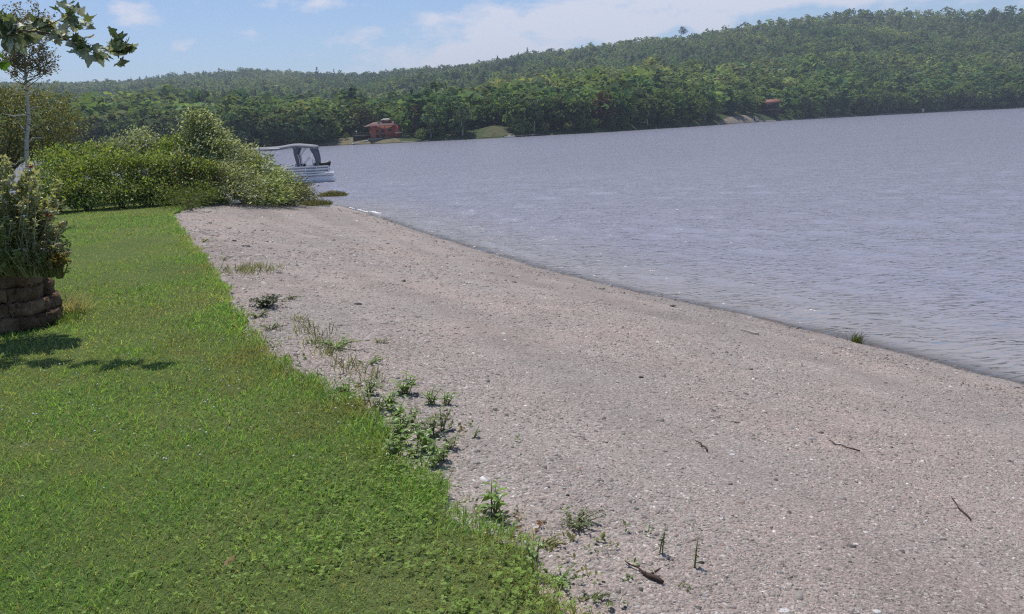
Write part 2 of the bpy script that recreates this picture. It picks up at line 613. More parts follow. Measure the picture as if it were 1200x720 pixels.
# ------------------------------------------------------------------ gravel chips
def chips():
    Ps, Ss = [], []
    for y0, y1, dens, s in ((1.8, 3.6, 7500, .0052), (3.6, 5.2, 5200, .0064), (5.2, 8, 2700, .0084), (8, 12, 900, .012), (12, 19, 240, .019), (19, 34, 50, .026)):
        n0 = int(dens * (y1 - y0) * (1.1 * y1 + 3))
        y = rng.uniform(y0, y1, n0); x = rng.uniform(-0.45 * y1 - 0.5, 0.65 * y1 + 1.5, n0)
        k = (x > -0.45 * y - .5) & (x < 0.65 * y + 1.5)
        p = np.stack([x[k], y[k]], 1)
        p = p[inside(p, LAND_POLY) & ~inside(p, LAWN_POLY)]
        pr = np.clip(0.62 + 0.5 * vnoise(p[:, 0], p[:, 1], 0.7, 41) + 0.3 * vnoise(p[:, 0], p[:, 1], 0.2, 42), 0.12, 1)
        pr = np.clip(pr + .45 * vnoise(poly_dist(p, WL), p[:, 1] * .1, .8, 17), .08, 1)
        p = p[rng.random(len(p)) < pr]
        big = 1 + .7 * np.exp(-poly_dist(p, LE) / .8) * (vnoise(p[:, 0], p[:, 1], .5, 43) > -.2)
        Ps.append(p); Ss.append(s * big * rng.lognormal(0, 0.42, len(p)))
    return np.concatenate(Ps), np.concatenate(Ss)


P, S = chips()
n = len(P)
K = 5
zz = ground_z(P[:, 0], P[:, 1])
a = np.sort(rng.uniform(0, 2 * math.pi, (n, 1)) + np.arange(K) * 2 * math.pi / K + rng.uniform(-.45, .45, (n, K)), 1)
el = rng.uniform(0.30, 0.80, (n, 1)); ori = rng.uniform(0, 6.28, (n, 1))
rx, ry = S[:, None] * np.cos(a) * rng.uniform(.75, 1.2, (n, K)), S[:, None] * np.sin(a) * el * rng.uniform(.75, 1.2, (n, K))
lx, ly = rx * np.cos(ori) - ry * np.sin(ori), rx * np.sin(ori) + ry * np.cos(ori)
th = S[:, None] * rng.uniform(0.12, 0.38, (n, 1))
tx, ty = rng.normal(0, 0.16, (n, 1)), rng.normal(0, 0.16, (n, 1))
ztop = zz[:, None] + th * 0.75 + lx * tx + ly * ty
zbot = zz[:, None] - S[:, None] * 0.25 + 0 * lx
top = np.stack([P[:, :1] + lx * 0.85, P[:, 1:] + ly * 0.85, ztop], 2)
bot = np.stack([P[:, :1] + lx * 1.05, P[:, 1:] + ly * 1.05, zbot], 2)
Vp = np.concatenate([top, bot], 1).reshape(-1, 3)
b = np.arange(n)[:, None] * (2 * K)
quads = np.concatenate([b + np.array([k, k + K, (k + 1) % K + K, (k + 1) % K]) for k in range(K)], 0)
pal = np.array([(0.36, 0.30, 0.275), (0.33, 0.305, 0.285), (0.40, 0.34, 0.31), (0.29, 0.265, 0.24), (0.45, 0.41, 0.385), (0.37, 0.29, 0.255), (0.12, 0.11, 0.105), (0.66, 0.64, 0.62), (0.34, 0.33, 0.27)])
pi = rng.choice(len(pal), n, p=[.22, .19, .18, .13, .08, .10, .055, .018, .027])
tp = pal[pi] * rng.uniform(0.77, 1.16, (n, 1)) * np.array([.985, .97, .955])
strand = np.exp(-((poly_dist(P, WL) - .75) / .45) ** 2)
ds = rng.random(n) < .45 * strand * np.clip(.6 + vnoise(P[:, 0], P[:, 1], .6, 44), 0, 1)
tp[ds] = np.array([.17, .125, .10]) * rng.uniform(.5, 1.6, (ds.sum(), 1))
wetp = np.exp(-poly_dist(P, WL) / 0.25)
tp *= (1 - 0.5 * wetp[:, None])


def chip_mat():
    t = NT('shale_chip')
    c = t.mix(1.0, t.attr('tint'), t.ramp(t.noise(140, 3), [(0.3, 0.85), (0.7, 1.12)]), 'MULTIPLY')
    return t.done(t.principled(c, 0.72, spec=0.35))
peb = mesh_obj('gravel', Vp, [b + np.arange(K), quads], chip_mat(), tint=np.repeat(tp, 2 * K, 0))
tag(peb, 'loose flat grey and pink shale chips over the beach', 'gravel', kind='stuff')

# ------------------------------------------------------------------ water
def lake():
    az = np.linspace(R(-75), R(80), 620)
    r = [5.0]
    while r[-1] < 2600: r.append(r[-1] * (1.0052 + .008 * min(1, max(0, r[-1] - 20) / 150)))
    r = np.array(r)
    Rr, Az = np.meshgrid(r, az, indexing='ij')
    X, Y = Rr * np.sin(Az), Rr * np.cos(Az)
    cell = np.maximum(Rr * (az[1] - az[0]), Rr * (.0052 + .008 * np.clip((Rr - 20) / 150, 0, 1)))
    Z = np.zeros_like(X)
    r2 = np.random.default_rng(3)
    for lam in np.geomspace(0.20, 2.2, 30):
        th = R(r2.normal(38, 28))
        kx, ky = math.cos(th), math.sin(th)
        ph = r2.uniform(0, 6.28)
        amp = 0.0050 * lam ** 0.95 * (0.7 + 0.6 * r2.random())
        fade = np.clip((lam / cell - 2.2) / 2.5, 0, 1)
        gust = 0.65 + 0.5 * vnoise(X, Y, 5 * lam + 1.5, int(lam * 10))
        q = np.sin(2 * math.pi * (X * kx + Y * ky) / lam + ph + 1.2 * vnoise(X, Y, 3 * lam, int(lam * 7) + 3))
        Z += amp * fade * gust * (q + 0.25 * q * q)
    P = np.stack([X.ravel(), Y.ravel()], 1)
    dW = poly_dist(P, WL).reshape(X.shape)
    onland = inside(P, LAND_POLY).reshape(X.shape)
    # little breaking ridges along the shore
    shoal = np.exp(-dW / 1.2)
    Z = Z * (1 - 0.45 * shoal) + 0.034 * np.exp(-((dW - 0.55 - 0.3 * vnoise(X, Y, 1.5, 51)) / 0.085) ** 2) * np.clip(vnoise(X, Y, 1.1, 52) + .2, 0, 1) * (~onland)
    Z = np.where(onland, np.minimum(Z, 0.0) - 0.02 * np.minimum(dW, 1), Z)
    depth = np.where(onland, 0, np.minimum(0.13 * dW, 3.5))
    V, Fq = grid_mesh(X, Y, Z)
    keep = ~((onland & (dW > 1.5)).ravel()[Fq].all(1))
    Fq = Fq[keep]
    t = NT('lake_water')
    dep = t.attr('depth', 'Fac')
    co = t.coord()
    m1 = t.mapping((1.0, 2.2, 1.0), (0, 0, R(38)), co)
    def crest(n, k):
        a = t.math('ABSOLUTE', t.math('MULTIPLY_ADD', n, 2.0, -1.0))
        return t.math('POWER', t.math('SUBTRACT', 1.0, a), k)
    h1 = crest(t.noise(1.6, 2, 0.42, m1), 1.6)
    h2 = crest(t.noise(4.0, 1, 0.4, t.mapping((1.0, 2.0, 1.0), (0, 0, R(24)), co)), 1.6)
    h3 = t.noise(13.0, 1, 0.5, m1)
    big = t.noise(0.09, 3, 0.6, t.mapping((1, 2.5, 1), (0, 0, R(20)), co))
    str_ = t.math('MULTIPLY_ADD', big, 0.7, 0.6)
    hh = t.math('ADD', t.math('ADD', h1, t.math('MULTIPLY', h2, 0.36)), t.math('MULTIPLY', h3, 0.02))
    nb = t.bump(t.math('MULTIPLY', hh, str_), 1.0, 0.062)
    body = t.n('ShaderNodeBsdfDiffuse')
    colr = t.mix(t.ramp(dep, [(0.0, 0.0), (0.5, 1.0)]), (0.325, 0.305, 0.30), (0.305, 0.298, 0.355))
    t.link(colr, body.inputs[0])
    tr = t.n('ShaderNodeBsdfTransparent')
    tr.inputs[0].default_value = (0.80, 0.74, 0.66, 1)
    turbid = t.ramp(dep, [(0.0, 0.30), (0.012, 0.6), (0.04, 0.95), (0.07, 1.0)])
    inner = t.mixs(turbid, tr.outputs[0], body.outputs[0])
    gl = t.n('ShaderNodeBsdfGlossy'); gl.inputs['Roughness'].default_value = 0.09
    t.link(nb, gl.inputs['Normal'])
    fr = t.n('ShaderNodeFresnel'); fr.inputs['IOR'].default_value = 1.33
    t.link(nb, fr.inputs['Normal'])
    o = mesh_obj('lake', V, [Fq], t.done(t.mixs(fr.outputs[0], inner, gl.outputs[0])), smooth=True, attrs={'depth': depth.ravel()})
    tag(o, kind='structure')
    return o
lake()

# foam of a small breaker on the far end of the beach
def foam():
    V, Fs, k = [], [], 0
    r2 = np.random.default_rng(12)
    for px, py, ln, wd, n in ((440, 249.5, 1.3, .07, 90), (425, 247.5, 1.8, .035, 60), (412, 244.5, .8, .03, 20)):
        c = on_z(px, py, 0.0)
        i = np.argmin(np.linalg.norm(WL - c[:2], axis=1))
        d = unit((WL[max(1, i - 1)] - WL[i + 1])[None])[0]
        nn = np.array([d[1], -d[0]])
        for _ in range(n):
            p = c[:2] + d * r2.uniform(-ln / 2, ln / 2) + nn * r2.normal(0, wd / 2)
            s = r2.uniform(.008, .022)
            a = np.arange(6) * math.pi / 3 + r2.uniform(0, 1)
            ring = np.stack([p[0] + s * 1.5 * np.cos(a), p[1] + s * np.sin(a), 0 * a + .01], 1)
            V.append(np.vstack([ring, [[p[0], p[1], .02 + s * r2.uniform(.5, 1.4)]]]))
            Fs += [(k + j, k + (j + 1) % 6, k + 6) for j in range(6)]
            k += 7
    o = mesh_obj('foam', np.concatenate(V), [np.array(Fs)], plain('foam', (.82, .83, .84), .7), smooth=True)
    tag(o, 'white foam of a small wave breaking at the far waterline', 'foam', kind='stuff')
foam()

# ------------------------------------------------------------------ far shore and hills
SH_PX = [(330, 173.4), (400, 170.6), (450, 168.4), (500, 166), (560, 163.2), (600, 161.2), (700, 156), (800, 149.3),
         (850, 145.8), (900, 142.8), (1000, 136.9), (1100, 131.6), (1200, 126.8)]
sh_px = np.array([-700, -250, 0, 200, 330, 400, 450, 500, 560, 600, 700, 800, 850, 900, 1000, 1100, 1200, 1400, 1800.])
sh_d = []
for p in sh_px:
    y = dict(SH_PX).get(int(p))
    if y is None or p < 300 or p > 1200: sh_d.append(None)
    else: sh_d.append(float(np.hypot(*on_z(p, y, 0.0)[:2])))
for i, p in enumerate(sh_px):
    if sh_d[i] is None: sh_d[i] = {-700: 500, -250: 400, 0: 350, 200: 325}.get(int(p), 700.0)
sh_d = np.array(sh_d)
# distances come from a shallow sight line, so smooth them a little
sh_d[3:-2] = np.convolve(sh_d, [.2, .6, .2], 'same')[3:-2]


def px_of(x, y):
    """photo column in which a far point stands (at the horizon)"""
    az = np.arctan2(x, y)
    return np.interp(az, AZ_T, PX_T)


PX_T = np.linspace(-1100, 2300, 341)
AZ_T = np.array([math.atan2(*column(p, 1000.0)) for p in PX_T])
ok = np.concatenate([[True], np.diff(AZ_T) > 0])
PX_T, AZ_T = PX_T[ok], AZ_T[ok]

sky_px = np.array([-700, 0, 60, 150, 200, 300, 350, 400, 430, 470, 540, 590, 620, 700, 760, 800, 900, 1000, 1100, 1200, 1500, 1900.])
sky_y = np.array([150, 112, 110, 106, 99, 90, 91, 92.5, 93, 87, 83, 75, 69.5, 60.5, 54, 52, 37, 27.5, 32, 34, 44, 70.])
sky_D = np.interp(sky_px, [0, 350, 430, 560, 800, 1200], [1750, 1750, 1500, 1300, 1250, 1400])
sky_h = np.array([max(30, EYE + (yhor(p) - y) / F_PX * D * 1.0 - 8) if -1 < p < 1201 else 0 for p, y, D in zip(sky_px, sky_y, sky_D)])
sky_h[0], sky_h[-2], sky_h[-1] = 70, 130, 90


def shore(px): return np.interp(px, sh_px, sh_d)


CLEAR = [(548, 603, 0, 42), (393, 478, 0, 42), (843, 893, 0, 26), (889, 922, 0, 24), (1085, 1095, 0, 10)]   # columns and depth kept open


def hill_z(x, y):
    x, y = np.asarray(x, float), np.asarray(y, float)
    d = np.hypot(x, y)
    px = px_of(x, y)
    s0 = shore(px)
    D = np.interp(px, sky_px, sky_D)
    H = np.interp(px, sky_px, sky_h)
    a = d - s0
    s = np.clip(a / (D - s0), 0, 1)
    prof = 0.30 * s + 0.70 * s ** 1.45
    z = H * prof
    fold = (7 * vnoise(x, y, 190, 61) + 4 * vnoise(x, y, 90, 62)) * np.clip(s * 5, 0, 1) * np.clip((1 - s) * 3, 0, 1)
    bank = 1.6 * np.clip(a / 14, 0, 1) + 0.5 * np.clip(a / 4, 0, 1)
    clear_hump = 1.4 * np.exp(-((px - 580) / 17) ** 2) * np.clip(a / 30, 0, 1) * np.exp(-np.maximum(a - 30, 0) / 60)
    z = z + fold + bank + clear_hump
    z = np.where(a < 0, np.maximum(a * 0.12, -3.5), z)
    back = np.clip((d - D) / 900, 0, 1)
    return z * (1 - 0.6 * back * (z > 0))


azs = np.linspace(R(-62), R(62), 420)
tt = np.concatenate([np.linspace(-12, 60, 60), np.geomspace(66, 2100, 90)])
Az, T = np.meshgrid(azs, tt)
pxg = np.interp(Az, AZ_T, PX_T)
Dg = shore(pxg) + T
Xh, Yh = Dg * np.sin(Az), Dg * np.cos(Az)
Zh = hill_z(Xh, Yh)
Vh, Fh = grid_mesh(Xh, Yh, Zh)


def hill_mat():
    t = NT('hill_ground')
    c = t.ramp(t.noise(0.12, 4), [(0.35, (0.05, 0.075, 0.03)), (0.65, (0.075, 0.095, 0.04))])
    return t.done(t.principled(c, 0.95, spec=0.1))
tag(mesh_obj('hillside', Vh, [Fh], hill_mat(), smooth=True), kind='structure')


def patch(name, px0, px1, a0, a1, color, label=None, lift=0.12, nx=26, ny=10, wob=0.25, shape=None):
    """a sheet laid over the far shore"""
    U, Vv = np.meshgrid(np.linspace(0, 1, nx), np.linspace(0, 1, ny))
    px = px0 + (px1 - px0) * U
    top = a1 * (shape(U) if shape else (1 - np.abs(2 * U - 1) ** 3))
    a = a0 + (np.maximum(top, a0 + 0.3) - a0) * Vv
    az = np.interp(px, PX_T, AZ_T)
    d = shore(px) + a
    x, y = d * np.sin(az), d * np.cos(az)
    z = hill_z(x, y) + lift
    V, Fq = grid_mesh(x, y, z)
    t = NT(name)
    c = t.ramp(t.noise(0.5, 5, 0.7), [(0.3, tuple(k * .6 for k in color)), (0.7, tuple(k * 1.3 for k in color))])
    o = mesh_obj(name, V, [Fq], t.done(t.principled(c, .95, spec=.1)), smooth=True)
    tag(o, kind='structure')
    return o
patch('meadow', 545, 600, 1.0, 29, (0.095, 0.10, 0.05), shape=lambda u: np.where(u < .55, .10 + .9 * np.clip((u - .35) / .25, 0, 1), 1 - .65 * np.clip((u - .62) / .38, 0, 1)))
patch('shore_bank', 372, 470, 0.2, 22, (0.17, 0.15, 0.09))
patch('sandy_landing', 842, 889, 0.2, 21, (0.25, 0.21, 0.165), shape=lambda u: .25 + .75 * np.clip(u * 2.2, 0, 1) * (1 - .7 * np.clip((u - .62) * 4, 0, 1)))
patch('shore_strip', 889, 1010, 0.1, 2.2, (0.26, 0.23, 0.19), shape=lambda u: .6 + .4 * np.cos(9 * u))
patch('shore_strip', 1030, 1235, 0.1, 3.0, (0.28, 0.26, 0.22), shape=lambda u: .6 + .4 * np.cos(13 * u))
patch('shore_strip', 612, 640, 0.1, 2.5, (0.20, 0.13, 0.11))
patch('shore_strip', 470, 545, 0.1, 1.6, (0.20, 0.18, 0.15), shape=lambda u: .7 + .3 * np.cos(15 * u))

# the small bare field high on the hill
patch('field', 722, 742, 455, 520, (0.36, 0.33, 0.22), lift=.3, shape=lambda u: 1 + 0 * u)

# ---------------------------------------------------------------- far trees
def crown_mesh(kind, n, seed, leaf):
    r2 = np.random.default_rng(seed)
    if kind == 'conifer':
        z = 1 - r2.random(n) ** 0.55 * 0.9
        rad = (1 - z) * 0.26 + 0.015
        a = r2.uniform(0, 6.28, n)
        lay = 0.75 + 0.35 * np.sin(z * 40)
        rr = rad * lay * np.sqrt(r2.uniform(.5, 1, n))
        P = np.stack([rr * np.cos(a), rr * np.sin(a), z], 1)
        N = unit(np.stack([np.cos(a), np.sin(a), 0.7 + 0 * a], 1) + r2.normal(0, .3, (n, 3)))
        leaf = leaf * (0.45 + 0.9 * (1 - z))
    else:
        wide = {'round': .34, 'tall': .22, 'bushy': .44}[kind]
        z0, z1 = {'round': (.06, 1), 'tall': (.06, 1), 'bushy': (.0, 1)}[kind]
        nl = {'round': 11, 'tall': 9, 'bushy': 12}[kind]
        C, Rd = [], []
        for k in range(nl):
            h = r2.uniform(.08, .92)
            env = math.sin(math.pi * min(.98, h * .85 + .12)) ** .7
            a = r2.uniform(0, 6.28); q = r2.uniform(.25, .75) * env * wide
            C.append((q * math.cos(a), q * math.sin(a), z0 + (z1 - z0) * (.1 + .8 * h))); Rd.append(wide * r2.uniform(.38, .62) * (.6 + .4 * env))
        C, Rd = np.array(C), np.array(Rd)
        k = r2.choice(nl, n, p=Rd ** 2 / (Rd ** 2).sum())
        D = unit(r2.normal(size=(n, 3)))
        P = C[k] + D * (Rd[k] * r2.uniform(.75, 1.08, n))[:, None] * np.array([1, 1, .85])
        N = unit(D + r2.normal(0, .45, (n, 3)) + np.array([0, 0, .25]))
        leaf = leaf * np.ones(n)
    a = unit(np.cross(N, r2.normal(size=(n, 3))))
    b = np.cross(N, a)
    s = (leaf * r2.uniform(.6, 1.3, n))[:, None]
    q = r2.uniform(.55, 1.1, (n, 4, 1))
    V = np.stack([P + a * s * q[:, 0], P + b * s * q[:, 1], P - a * s * q[:, 2], P - b * s * q[:, 3] * .9], 1).reshape(-1, 3)
    t = np.repeat(r2.uniform(.65, 1.3, (n, 1)), 4, 0) * np.ones(3)
    return V, t


def quads_of(V):
    return np.arange(len(V)).reshape(-1, 4)


GREENS = {'round': [(0.102, 0.156, 0.055), (0.126, 0.170, 0.055), (0.091, 0.146, 0.062), (0.142, 0.170, 0.067), (0.110, 0.138, 0.066)],
          'tall': [(0.126, 0.168, 0.070), (0.150, 0.180, 0.082), (0.114, 0.156, 0.070)],
          'bushy': [(0.114, 0.168, 0.055), (0.134, 0.168, 0.066)],
          'conifer': [(0.036, 0.066, 0.038), (0.043, 0.072, 0.041), (0.031, 0.056, 0.036)]}

# the woods that cover the hills: one mass
def woods():
    r2 = np.random.default_rng(99)
    protos = {}
    for lod, n, lf in (('near', 190, .070), ('far', 95, .088)):
        for k in ('round', 'tall', 'conifer', 'bushy'):
            protos[lod, k] = [crown_mesh(k, n, 500 + 13 * i + (7 if lod == 'far' else 0), lf * (.8 if k == 'tall' else 1)) for i in range(4)]
    VV, TT = [], []
    az = []; dd = []
    for a0, a1, sx, sy in ((16, 120, 7.0, 8.5), (120, 420, 8.0, 11.0), (420, 1700, 9.5, 13.5)):
        # rows of constant distance from the shore
        for a in np.arange(a0, a1, sy):
            step = sx / (400 + a)
            th = np.arange(R(-37), R(37), step)
            th = th + r2.uniform(-.45, .45, len(th)) * step
            px = np.interp(th, AZ_T, PX_T)
            d = shore(px) + a + r2.uniform(-.5, .5, len(th)) * sy
            k = d < np.interp(px, sky_px, sky_D) + 45
            az.append(th[k]); dd.append(d[k])
    az = np.concatenate(az); dd = np.concatenate(dd)
    px = np.interp(az, AZ_T, PX_T)
    a = dd - shore(px)
    ok = np.ones(len(az), bool)
    for p0, p1, q0, q1 in CLEAR: ok &= ~((px > p0) & (px < p1) & (a > q0) & (a < q1))
    ok &= ~((np.abs(px - 731) < 7) & (dd > 760) & (dd < 900))
    az, dd, px, a = az[ok], dd[ok], px[ok], a[ok]
    x, y = dd * np.sin(az), dd * np.cos(az)
    z = hill_z(x, y)
    con = vnoise(x, y, 140, 71) + .6 * vnoise(x, y, 45, 72) + .35 * (np.abs(px - 480) < 130) * (a > 150) + .2 * (px < 430)
    pale = vnoise(x, y, 90, 73) + .5 * vnoise(x, y, 30, 74)
    for i in range(len(x)):
        q = r2.random()
        kind = 'conifer' if con[i] + r2.normal(0, .40) > .85 else ('tall' if q < .14 else 'round' if q < .72 else 'bushy')
        lod = 'near' if a[i] < 130 else 'far'
        V, t = protos[lod, kind][r2.integers(4)]
        h = {'conifer': 13.0, 'tall': 13, 'round': 12, 'bushy': 10.5}[kind] * r2.lognormal(0, .2) * (.82 if a[i] > 300 else 1.12)
        wd = h * r2.uniform(1.1, 1.5) * (1.2 if a[i] < 420 else 1.08)
        g = r2.uniform(0, 6.28); cs, sn = math.cos(g), math.sin(g)
        v = np.stack([(V[:, 0] * cs - V[:, 1] * sn) * wd + x[i], (V[:, 0] * sn + V[:, 1] * cs) * wd + y[i], V[:, 2] * h + z[i]], 1)
        c = np.array(GREENS[kind][r2.integers(len(GREENS[kind]))]) * r2.uniform(1.0, 1.9)
        if kind != 'conifer': c = c * (1 + .32 * pale[i]) * np.array([.95 + .15 * pale[i], 1, 1.12])
        VV.append(v.astype(np.float32)); TT.append((t * c).astype(np.float32))
    V = np.concatenate(VV)
    print('woods trees', len(x), 'quads', len(V) // 4)
    o = mesh_obj('woods', V, [quads_of(V)], M_WOODS, tint=np.concatenate(TT))
    tag(o, 'mixed green woods covering the hills across the lake', 'woods', kind='stuff')
woods()

# single trees of the far shoreline: prototypes, then copies
def far_proto(kind, seed):
    root = empty({'round': 'broadleaf_tree', 'tall': 'slender_tree', 'bushy': 'waterside_bush', 'conifer': 'conifer'}[kind], (0, -40, -3))
    V, t = crown_mesh(kind, {'conifer': 260, 'bushy': 340}.get(kind, 560), 900 + seed, {'conifer': .06, 'tall': .046}.get(kind, .056))
    c = mesh_obj('crown', V, [quads_of(V)], M_FAR, root, tint=t)
    if kind != 'bushy':
        r2 = random.Random(seed)
        mb = MB()
        p = [(0, 0, -.06)]
        for k in range(1, 6): p.append((p[-1][0] + r2.uniform(-.012, .012), p[-1][1] + r2.uniform(-.012, .012), .15 * k))
        mb.tube(p, [.016, .014, .012, .010, .007, .004], 5)
        if kind != 'conifer':
            for k in range(4):
                g = r2.uniform(0, 6.28)
                q = np.array(p[2 + k % 3])
                mb.tube([q, q + np.array([math.cos(g) * .08, math.sin(g) * .08, .09]), q + np.array([math.cos(g) * .13, math.sin(g) * .13, .2])], [.007, .005, .002], 4)
        mb.build('trunk', M_BIRCH if kind == 'tall' else M_BARK, root)
    return root


FAR_PROTO = {k: [far_proto(k, 10 * i + j) for j in range(m)] for i, (k, m) in enumerate((('round', 5), ('tall', 3), ('bushy', 3), ('conifer', 2)))}
used = set()


def far_tree(kind, px, a, h, label, cat, group=None, color=None, width=1.0, r2=random.Random(5)):
    src = r2.choice(FAR_PROTO[kind])
    if src.name in used:
        o = src.copy(); col.objects.link(o)
        for ch in src.children:
            c = ch.copy(); col.objects.link(c); c.parent = o
    else:
        o = src; used.add(src.name)
    d = float(shore(px)) + a
    x, y = column(px, d)
    z = float(hill_z(np.array([x]), np.array([y]))[0])
    o.location = (x, y, z)
    o.rotation_euler = (0, 0, r2.uniform(0, 6.28))
    wd = h * width * r2.uniform(1.05, 1.35)
    o.scale = (wd, wd, h)
    g = color or r2.choice(GREENS[kind])
    k = r2.uniform(.9, 1.5)
    for ch in o.children:
        ch.color = (g[0] * k * .95, g[1] * k, g[2] * k * 1.12, 1)
    for key in ('label', 'category', 'group'):
        if key in o: del o[key]
    tag(o, label, cat, group)
    return o


SEGS = [(60, 395, 'on the far shore left of the red house'), (492, 548, 'on the far shore between red house and grassy clearing'),
        (604, 700, 'on the far shore just right of the white dinghy'), (714, 842, 'on the far shore left of the sandy landing'),
        (893, 1000, 'on the far shore around the dark cabin'), (1000, 1216, 'on the far shore right of the dark cabin')]
NAMES = {'round': ('rounded green broadleaf tree', 'tree', 'broadleaf trees'), 'tall': ('slender pale-trunked tree', 'tree', 'slender trees'),
         'bushy': ('low waterside bush', 'bush', 'low bushes'), 'conifer': ('dark pointed conifer', 'tree', 'dark conifers')}
rt = random.Random(21)
for p0, p1, where in SEGS:
    px = p0 + 4
    while px < p1 - 2:
        for a_lo, a_hi, pr in ((1.5, 3.5, .55), (4, 7, .6), (8, 14, .95)):
            if rt.random() > pr: continue
            kind = rt.choices(['round', 'tall', 'bushy', 'conifer'], [.50, .24, .14, .12])[0]
            if a_lo < 2: kind = 'bushy'
            elif a_lo < 5 and kind == 'conifer': kind = 'round'
            h = {'round': rt.uniform(10, 16), 'tall': rt.uniform(12, 16), 'bushy': rt.uniform(3.5, 6.5), 'conifer': rt.uniform(11, 15)}[kind]
            if 884 < px < 932 and (a_lo > 1.6 or 892 < px < 915): continue
            nm = NAMES[kind]
            far_tree(kind, px + rt.uniform(-3, 3), rt.uniform(a_lo, a_hi), h, nm[0] + ' ' + where, nm[1], nm[2] + ' ' + where)
        px += rt.uniform(6.5, 11.5) * 380 / float(shore(px))
far_tree('bushy', 348, 5, 11.5, 'big round olive-green tree standing by the water behind the boat canopy', 'tree', color=(0.088, 0.088, 0.036), width=.95)
far_tree('round', 707, 6, 15, 'reddish brown tree in the far shoreline row', 'tree', color=(0.13, 0.09, 0.055))
far_tree('round', 492, 12, 12, 'pale brownish tree just right of the red house', 'tree', color=(0.12, 0.105, 0.055))
far_tree('round', 430, 30, 11.5, 'dark brown-green tree rising behind the red house porch', 'tree', color=(0.07, 0.065, 0.035))
far_tree('round', 452, 44, 10, 'green tree directly behind the red house cupola', 'tree', color=(0.05, 0.075, 0.035))
far_tree('round', 575, 46, 12, 'green tree at the back of the grassy clearing', 'tree')
far_tree('round', 593, 44, 9, 'yellow-green tree at the right edge of the clearing', 'tree', color=(0.10, 0.115, 0.04))
far_tree('bushy', 406, 10, 3.0, 'small round bush on the bank left of the dark deck', 'bush')
far_tree('tall', 881, 12, 9, 'pale leafy tree in front of the dark cabin left end', 'tree', color=(0.09, 0.115, 0.05))
far_tree('bushy', 667, 3, 4.5, 'pale olive bush at the water below the reddish tree', 'bush', color=(0.13, 0.14, 0.06))
far_tree('conifer', 855, 24, 15, 'dark conifer behind the sandy landing', 'tree')
far_tree('round', 872, 27, 13, 'green broadleaf tree behind the sandy landing', 'tree')

# lone trees that stand out against the sky on the ridge
def ridge_tree(kind, px, py_top, h, label):
    D = float(np.interp(px, sky_px, sky_D))
    o = far_tree(kind, px, D - float(shore(px)), h, label, 'tree', color=(0.03, 0.045, 0.03))
    top = at_d(px, py_top, D)[2]
    o.location[2] = max(top - h, o.location[2] - 2)
ridge_tree('conifer', 622, 55, 20, 'tall pine poking above the ridge, left of the white cloud')
ridge_tree('conifer', 587, 66, 16, 'small pine on the ridge at the foot of the right hill')
ridge_tree('bushy', 801, 30, 13, 'flat-topped tree above the ridge beside a small cloud')
ridge_tree('conifer', 160, 93, 13, 'single pine on the low ridge at far left')

# ---------------------------------------------------------------- far buildings and boats
def place(o, px, a, z=None, rz=0.0, face=True):
    d = float(shore(px)) + a
    x, y = column(px, d)
    if z is None: z = float(hill_z(np.array([x]), np.array([y]))[0])
    o.location = (x, y, z)
    o.rotation_euler = (0, 0, rz + (-math.atan2(x, y) if face else 0))
    return o


M_RED = plain('red_boards', (0.40, 0.135, 0.085), .8, var=.2, scale=1.5)
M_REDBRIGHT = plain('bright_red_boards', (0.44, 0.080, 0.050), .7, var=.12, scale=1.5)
M_ROOFRED = plain('brown_shingle', (0.21, 0.12, 0.10), .9, var=.25, scale=2)
M_GLASS = plain('dark_glass', (0.03, 0.035, 0.045), .15, spec=.6)
M_CREAM = plain('cream_paint', (0.66, 0.62, 0.48), .6)
M_CABIN = plain('dark_boards', (0.045, 0.035, 0.03), .9)
M_CABINROOF = plain('rusty_roof', (0.28, 0.12, 0.09), .8, var=.2, scale=1)
M_STONE = plain('grey_stone', (0.24, 0.22, 0.20), .95, var=.3, scale=2)


